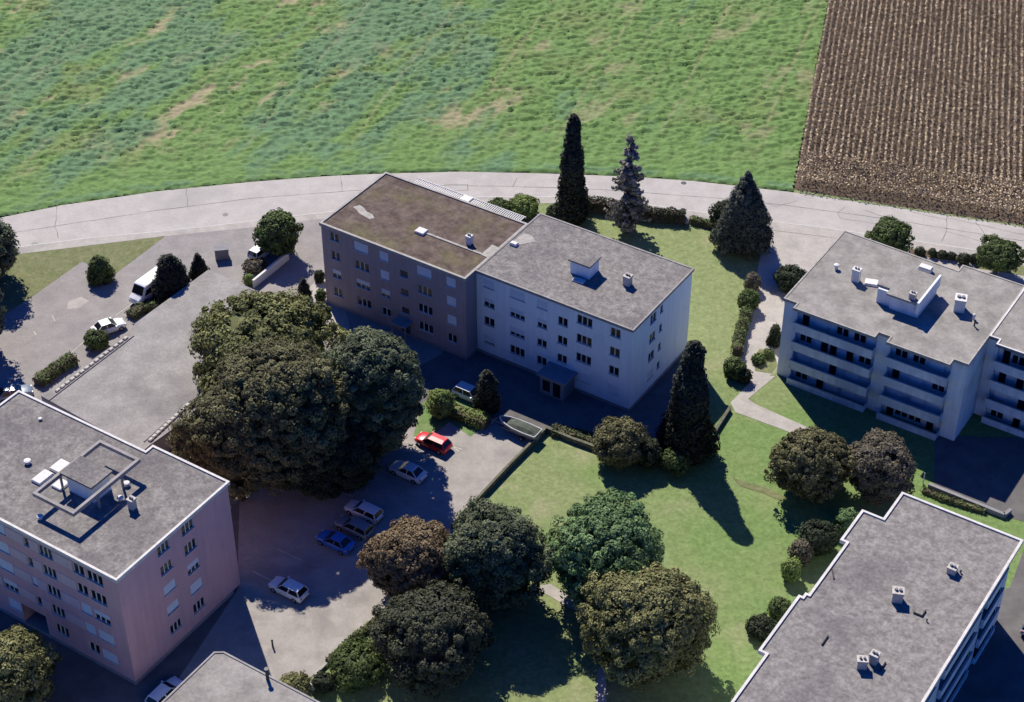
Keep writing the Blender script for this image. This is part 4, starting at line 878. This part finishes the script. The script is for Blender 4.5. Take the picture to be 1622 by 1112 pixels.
car(531, 857, FA, 'blue', 'deep blue car in the shaded car park, left of the dark grey one', 'sedan')
car(561, 834, FA, 'dark', 'dark grey car between the blue car and the silver estate', 'wagon')
car(576, 809, FA, 'silver', 'silver estate in the middle of the row, right of the dark grey car', 'wagon')
car(646, 746, FA, 'silver', 'silver saloon beside the red car in the shaded row', 'sedan')
car(686, 700, FA, 'red', 'bright red car half in the sun at the top of the row', 'hatch')
car(745, 624, UA, 'palegrey', 'pale grey car behind the hedge of the parking island', 'hatch')
car(172, 517, R(32), 'white', 'white car in the west car park beside the deck wall', 'sedan', Ln=4.1)
car(416, 396, R(57), 'white', 'white car partly under the small round tree by the road', 'wagon')
car(262, 1098, R(57), 'silver', 'silver car cut by the bottom edge beside the pink block', 'hatch')
car(1640, 985, R(57), 'palegrey', 'pale car cut by the right edge in the shaded court', 'hatch')
car(22, 622, R(20), 'dark', 'dark car in deep shade behind the far corner of the pink block', 'sedan')
# white van
p = at(237, 455, 1.2); V_ = thing('white_van', (p.x, p.y, 0), R(57)+math.pi, 'tall white van with dark windscreen beside the bulky conifer', 'van')
mb = MB(); secs = []
for (x, zb, zt, h_) in ((-2.9, .5, 2.5, .98), (-2.8, .4, 2.62, 1.0), (1.3, .4, 2.62, 1.0), (1.6, .38, 2.5, 1.0), (2.25, .38, 1.45, .98), (2.85, .4, 1.1, .92), (2.95, .5, .9, .85)):
    secs.append([(x, -h_*.97, zb), (x, -h_, (zb+zt)/2), (x, -h_*.93, zt-.08), (x, -h_*.8, zt), (x, 0, zt+.04), (x, h_*.8, zt), (x, h_*.93, zt-.08), (x, h_, (zb+zt)/2), (x, h_*.97, zb)])
loft(mb, secs); mb.build('body', P_['white'], V_)
mb = MB(); mb.poly([(1.66, -.8, 2.42), (2.24, -.86, 1.5), (2.24, .86, 1.5), (1.66, .8, 2.42)][::-1]); [setattr(mb, 'v', [(a+.03, b, c+.03) for a, b, c in mb.v])]; mb.build('windshield', M['carglass'], V_)
for y in (-1, 1):
    mb = MB(); mb.poly([(.7, y*1.012, 1.35), (1.95, y*1.008, 1.35), (1.55, y*.985, 2.05), (.7, y*.995, 2.1)]); mb.build('side_window', M['carglass'], V_)
    mb = MB(); mb.box(2.8, 2.96, y*.62-.13, y*.62+.13, .8, .98); mb.build('headlight', M['lamp'], V_)
    for x in (-1.9, 1.75):
        mb = MB(); mb.tube((x, y*.78, .36), (x, y*1.02, .36), .36, .36, 16); wh = mb.build('wheel', M['tyre'], V_); mb = MB(); mb.tube((x, y*1.01, .36), (x, y*1.035, .36), .2, .18, 12); mb.build('rim', M['rim'], wh)
# boat on its trailer
p = at(826, 684, .5); Tr = thing('boat_trailer', (p.x, p.y, 0), UA, 'grey road trailer carrying the covered boat at the lawn corner', 'trailer')
mb = MB()
for y in (-.5, .5): mb.box(-2.4, 2.3, y-.05, y+.05, .42, .52)
for x in (-2.0, -.5, 1.2, 2.2): mb.box(x-.04, x+.04, -.5, .5, .43, .51)
mb.build('frame', M['metal'], Tr)
mb = MB(); mb.box(-3.9, -2.3, -.05, .05, .43, .52); mb.tube((-3.6, 0, 0), (-3.6, 0, .9), .035, .035, 8); mb.box(-4.05, -3.85, -.08, .08, .43, .56); mb.box(-3.75, -3.55, -.6, .6, .46, .52); mb.build('drawbar', M['metal'], Tr)
for y in (-1, 1):
    mb = MB(); mb.tube((.5, y*.72, .3), (.5, y*.9, .3), .3, .3, 14); wh = mb.build('wheel', M['tyre'], Tr); mb = MB(); mb.tube((.5, y*.9, .3), (.5, y*.92, .3), .16, .15, 10); mb.build('rim', M['rim'], wh)
Bo = thing('boat', (p.x, p.y, .52), UA, 'small open boat with pale gunwale and dark green cover on the trailer', 'boat')
mb = MB(); secs = []
for (x, hw_, zk) in ((-2.9, .05, .45), (-2.5, .38, .22), (-1.8, .66, .08), (-.8, .84, .0), (.6, .9, .0), (2.2, .82, .02)):
    secs.append([(x, -hw_, .75+max(0, -x-1)*.08), (x, -hw_*.85, zk+.25), (x, 0, zk), (x, hw_*.85, zk+.25), (x, hw_, .75+max(0, -x-1)*.08)])
loft(mb, secs); mb.build('hull', M['plinth'], Bo)
mb = MB(); gl_ = [(s_[0][0], -s_[0][1]) for s_ in secs]; zz_ = [s_[0][2] for s_ in secs]
for i in range(len(secs)-1):
    for y in (-1, 1):
        a = Vector((gl_[i][0], y*gl_[i][1], zz_[i]+.03)); b = Vector((gl_[i+1][0], y*gl_[i+1][1], zz_[i+1]+.03)); mb.tube(a, b, .055, .055, 6)
mb.tube((2.2, -.82, .78), (2.2, .82, .78), .055, .055, 6); mb.build('gunwale', P_['white'], Bo)
mb = MB()
cv = [(-1.7, .60, .80), (-1.0, .74, 1.0), (0, .8, 1.12), (1.2, .8, 1.08), (2.15, .74, .86)]
loft(mb, [[(x, -h_, .8), (x, -h_*.5, z_-.03), (x, 0, z_), (x, h_*.5, z_-.03), (x, h_, .8)] for (x, h_, z_) in cv]); mb.build('cover', mat('canvas', lin(.05, .065, .05), lin(.09, .1, .08), 3), Bo)
# small fixtures
def cabinet(px, py, rz, sx, sy, sz, label, m, name, cat):
    p = at(px, py); r_ = thing(name, (p.x, p.y, 0), rz, label, cat)
    mb = MB(); mb.box(-sx/2, sx/2, -sy/2, sy/2, .05, sz); mb.box(-sx/2+.06, sx/2-.06, -sy/2+.06, sy/2-.06, 0, .05); mb.build('body', M[m], r_)
    mb = MB(); mb.box(-sx/2-.05, sx/2+.05, -sy/2-.05, sy/2+.05, sz, sz+.08); mb.build('lid', M[m], r_)
    mb = MB(); mb.box(-.015, .015, -sy/2-.012, -sy/2, .15, sz-.08); mb.box(.08, .11, -sy/2-.04, -sy/2, sz*.5, sz*.65); mb.build('handle', M['darkmetal'], r_)
cabinet(546, 1056, R(25), .85, .8, .9, 'white cabinet nearer the exit, one of two in the shrubs', 'frame', 'utility_cabinet', 'cabinet')
cabinet(554, 1046, R(25), .85, .8, 1.0, 'white cabinet further up, right of its twin in the shrubs', 'frame', 'utility_cabinet', 'cabinet')
cabinet(502, 1086, R(50), 1.5, .5, .8, 'long pale cabinet at the end of the car park exit', 'render_white', 'utility_cabinet', 'cabinet')
cabinet(352, 408, R(100), 1.2, 1.7, 1.5, 'grey-blue waste container on the forecourt beside the road', 'plinth', 'waste_container', 'container')
p = at(432, 1024); r_ = thing('bollard', p, 0, 'short dark bollard on the pale car park exit', 'bollard'); mb = MB(); mb.tube((0, 0, 0), (0, 0, .85), .1, .09, 10); mb.build('post', M['darkmetal'], r_); mb = MB(); mb.tube((0, 0, .85), (0, 0, .98), .12, .05, 10); mb.build('cap', M['darkmetal'], r_)
p = at(1462, 766); r_ = thing('marker_post', p, 0, 'thin white post beside the shaded court', 'post'); mb = MB(); mb.tube((0, 0, 0), (0, 0, 1.5), .07, .06, 10); mb.build('post', M['frame'], r_); mb = MB(); mb.tube((0, 0, 1.5), (0, 0, 1.6), .08, .03, 10); mb.build('cap', M['frame'], r_)
p = at(1087, 350); rr_ = np.random.default_rng(3)
mb = MB(); nseg = 9
for i in range(5):
    for j in range(nseg): pass
loft(mb, [[(x*.9, math.cos(t)*w_*(1+.08*math.sin(3*t+x)), max(0, math.sin(t))*w_*.9) for t in np.linspace(0, math.pi, 7)] for x, w_ in ((-1.0, .15), (-.8, .5), (-.3, .75), (.3, .7), (.75, .5), (1.0, .15))])
bo = mb.build('boulder', M['stone'], None, p); tag(bo, 'pale boulder at the end of the dark hedge by the pavement', 'boulder')
for k, (px_, py_) in enumerate(((357, 340), (55, 386), (1083, 290))):
    p = at(px_, py_); mb = MB(); mb.tube((0, 0, .01), (0, 0, .02), .38, .38, 16); oo = mb.build('manhole_cover', M['darkmetal'], None, p)
    tag(oo, ['dark round manhole cover in the road left of the small round tree', 'dark manhole cover in the pavement near the left edge', 'dark cover at the field edge of the road right of the ragged fir'][k], 'manhole cover')
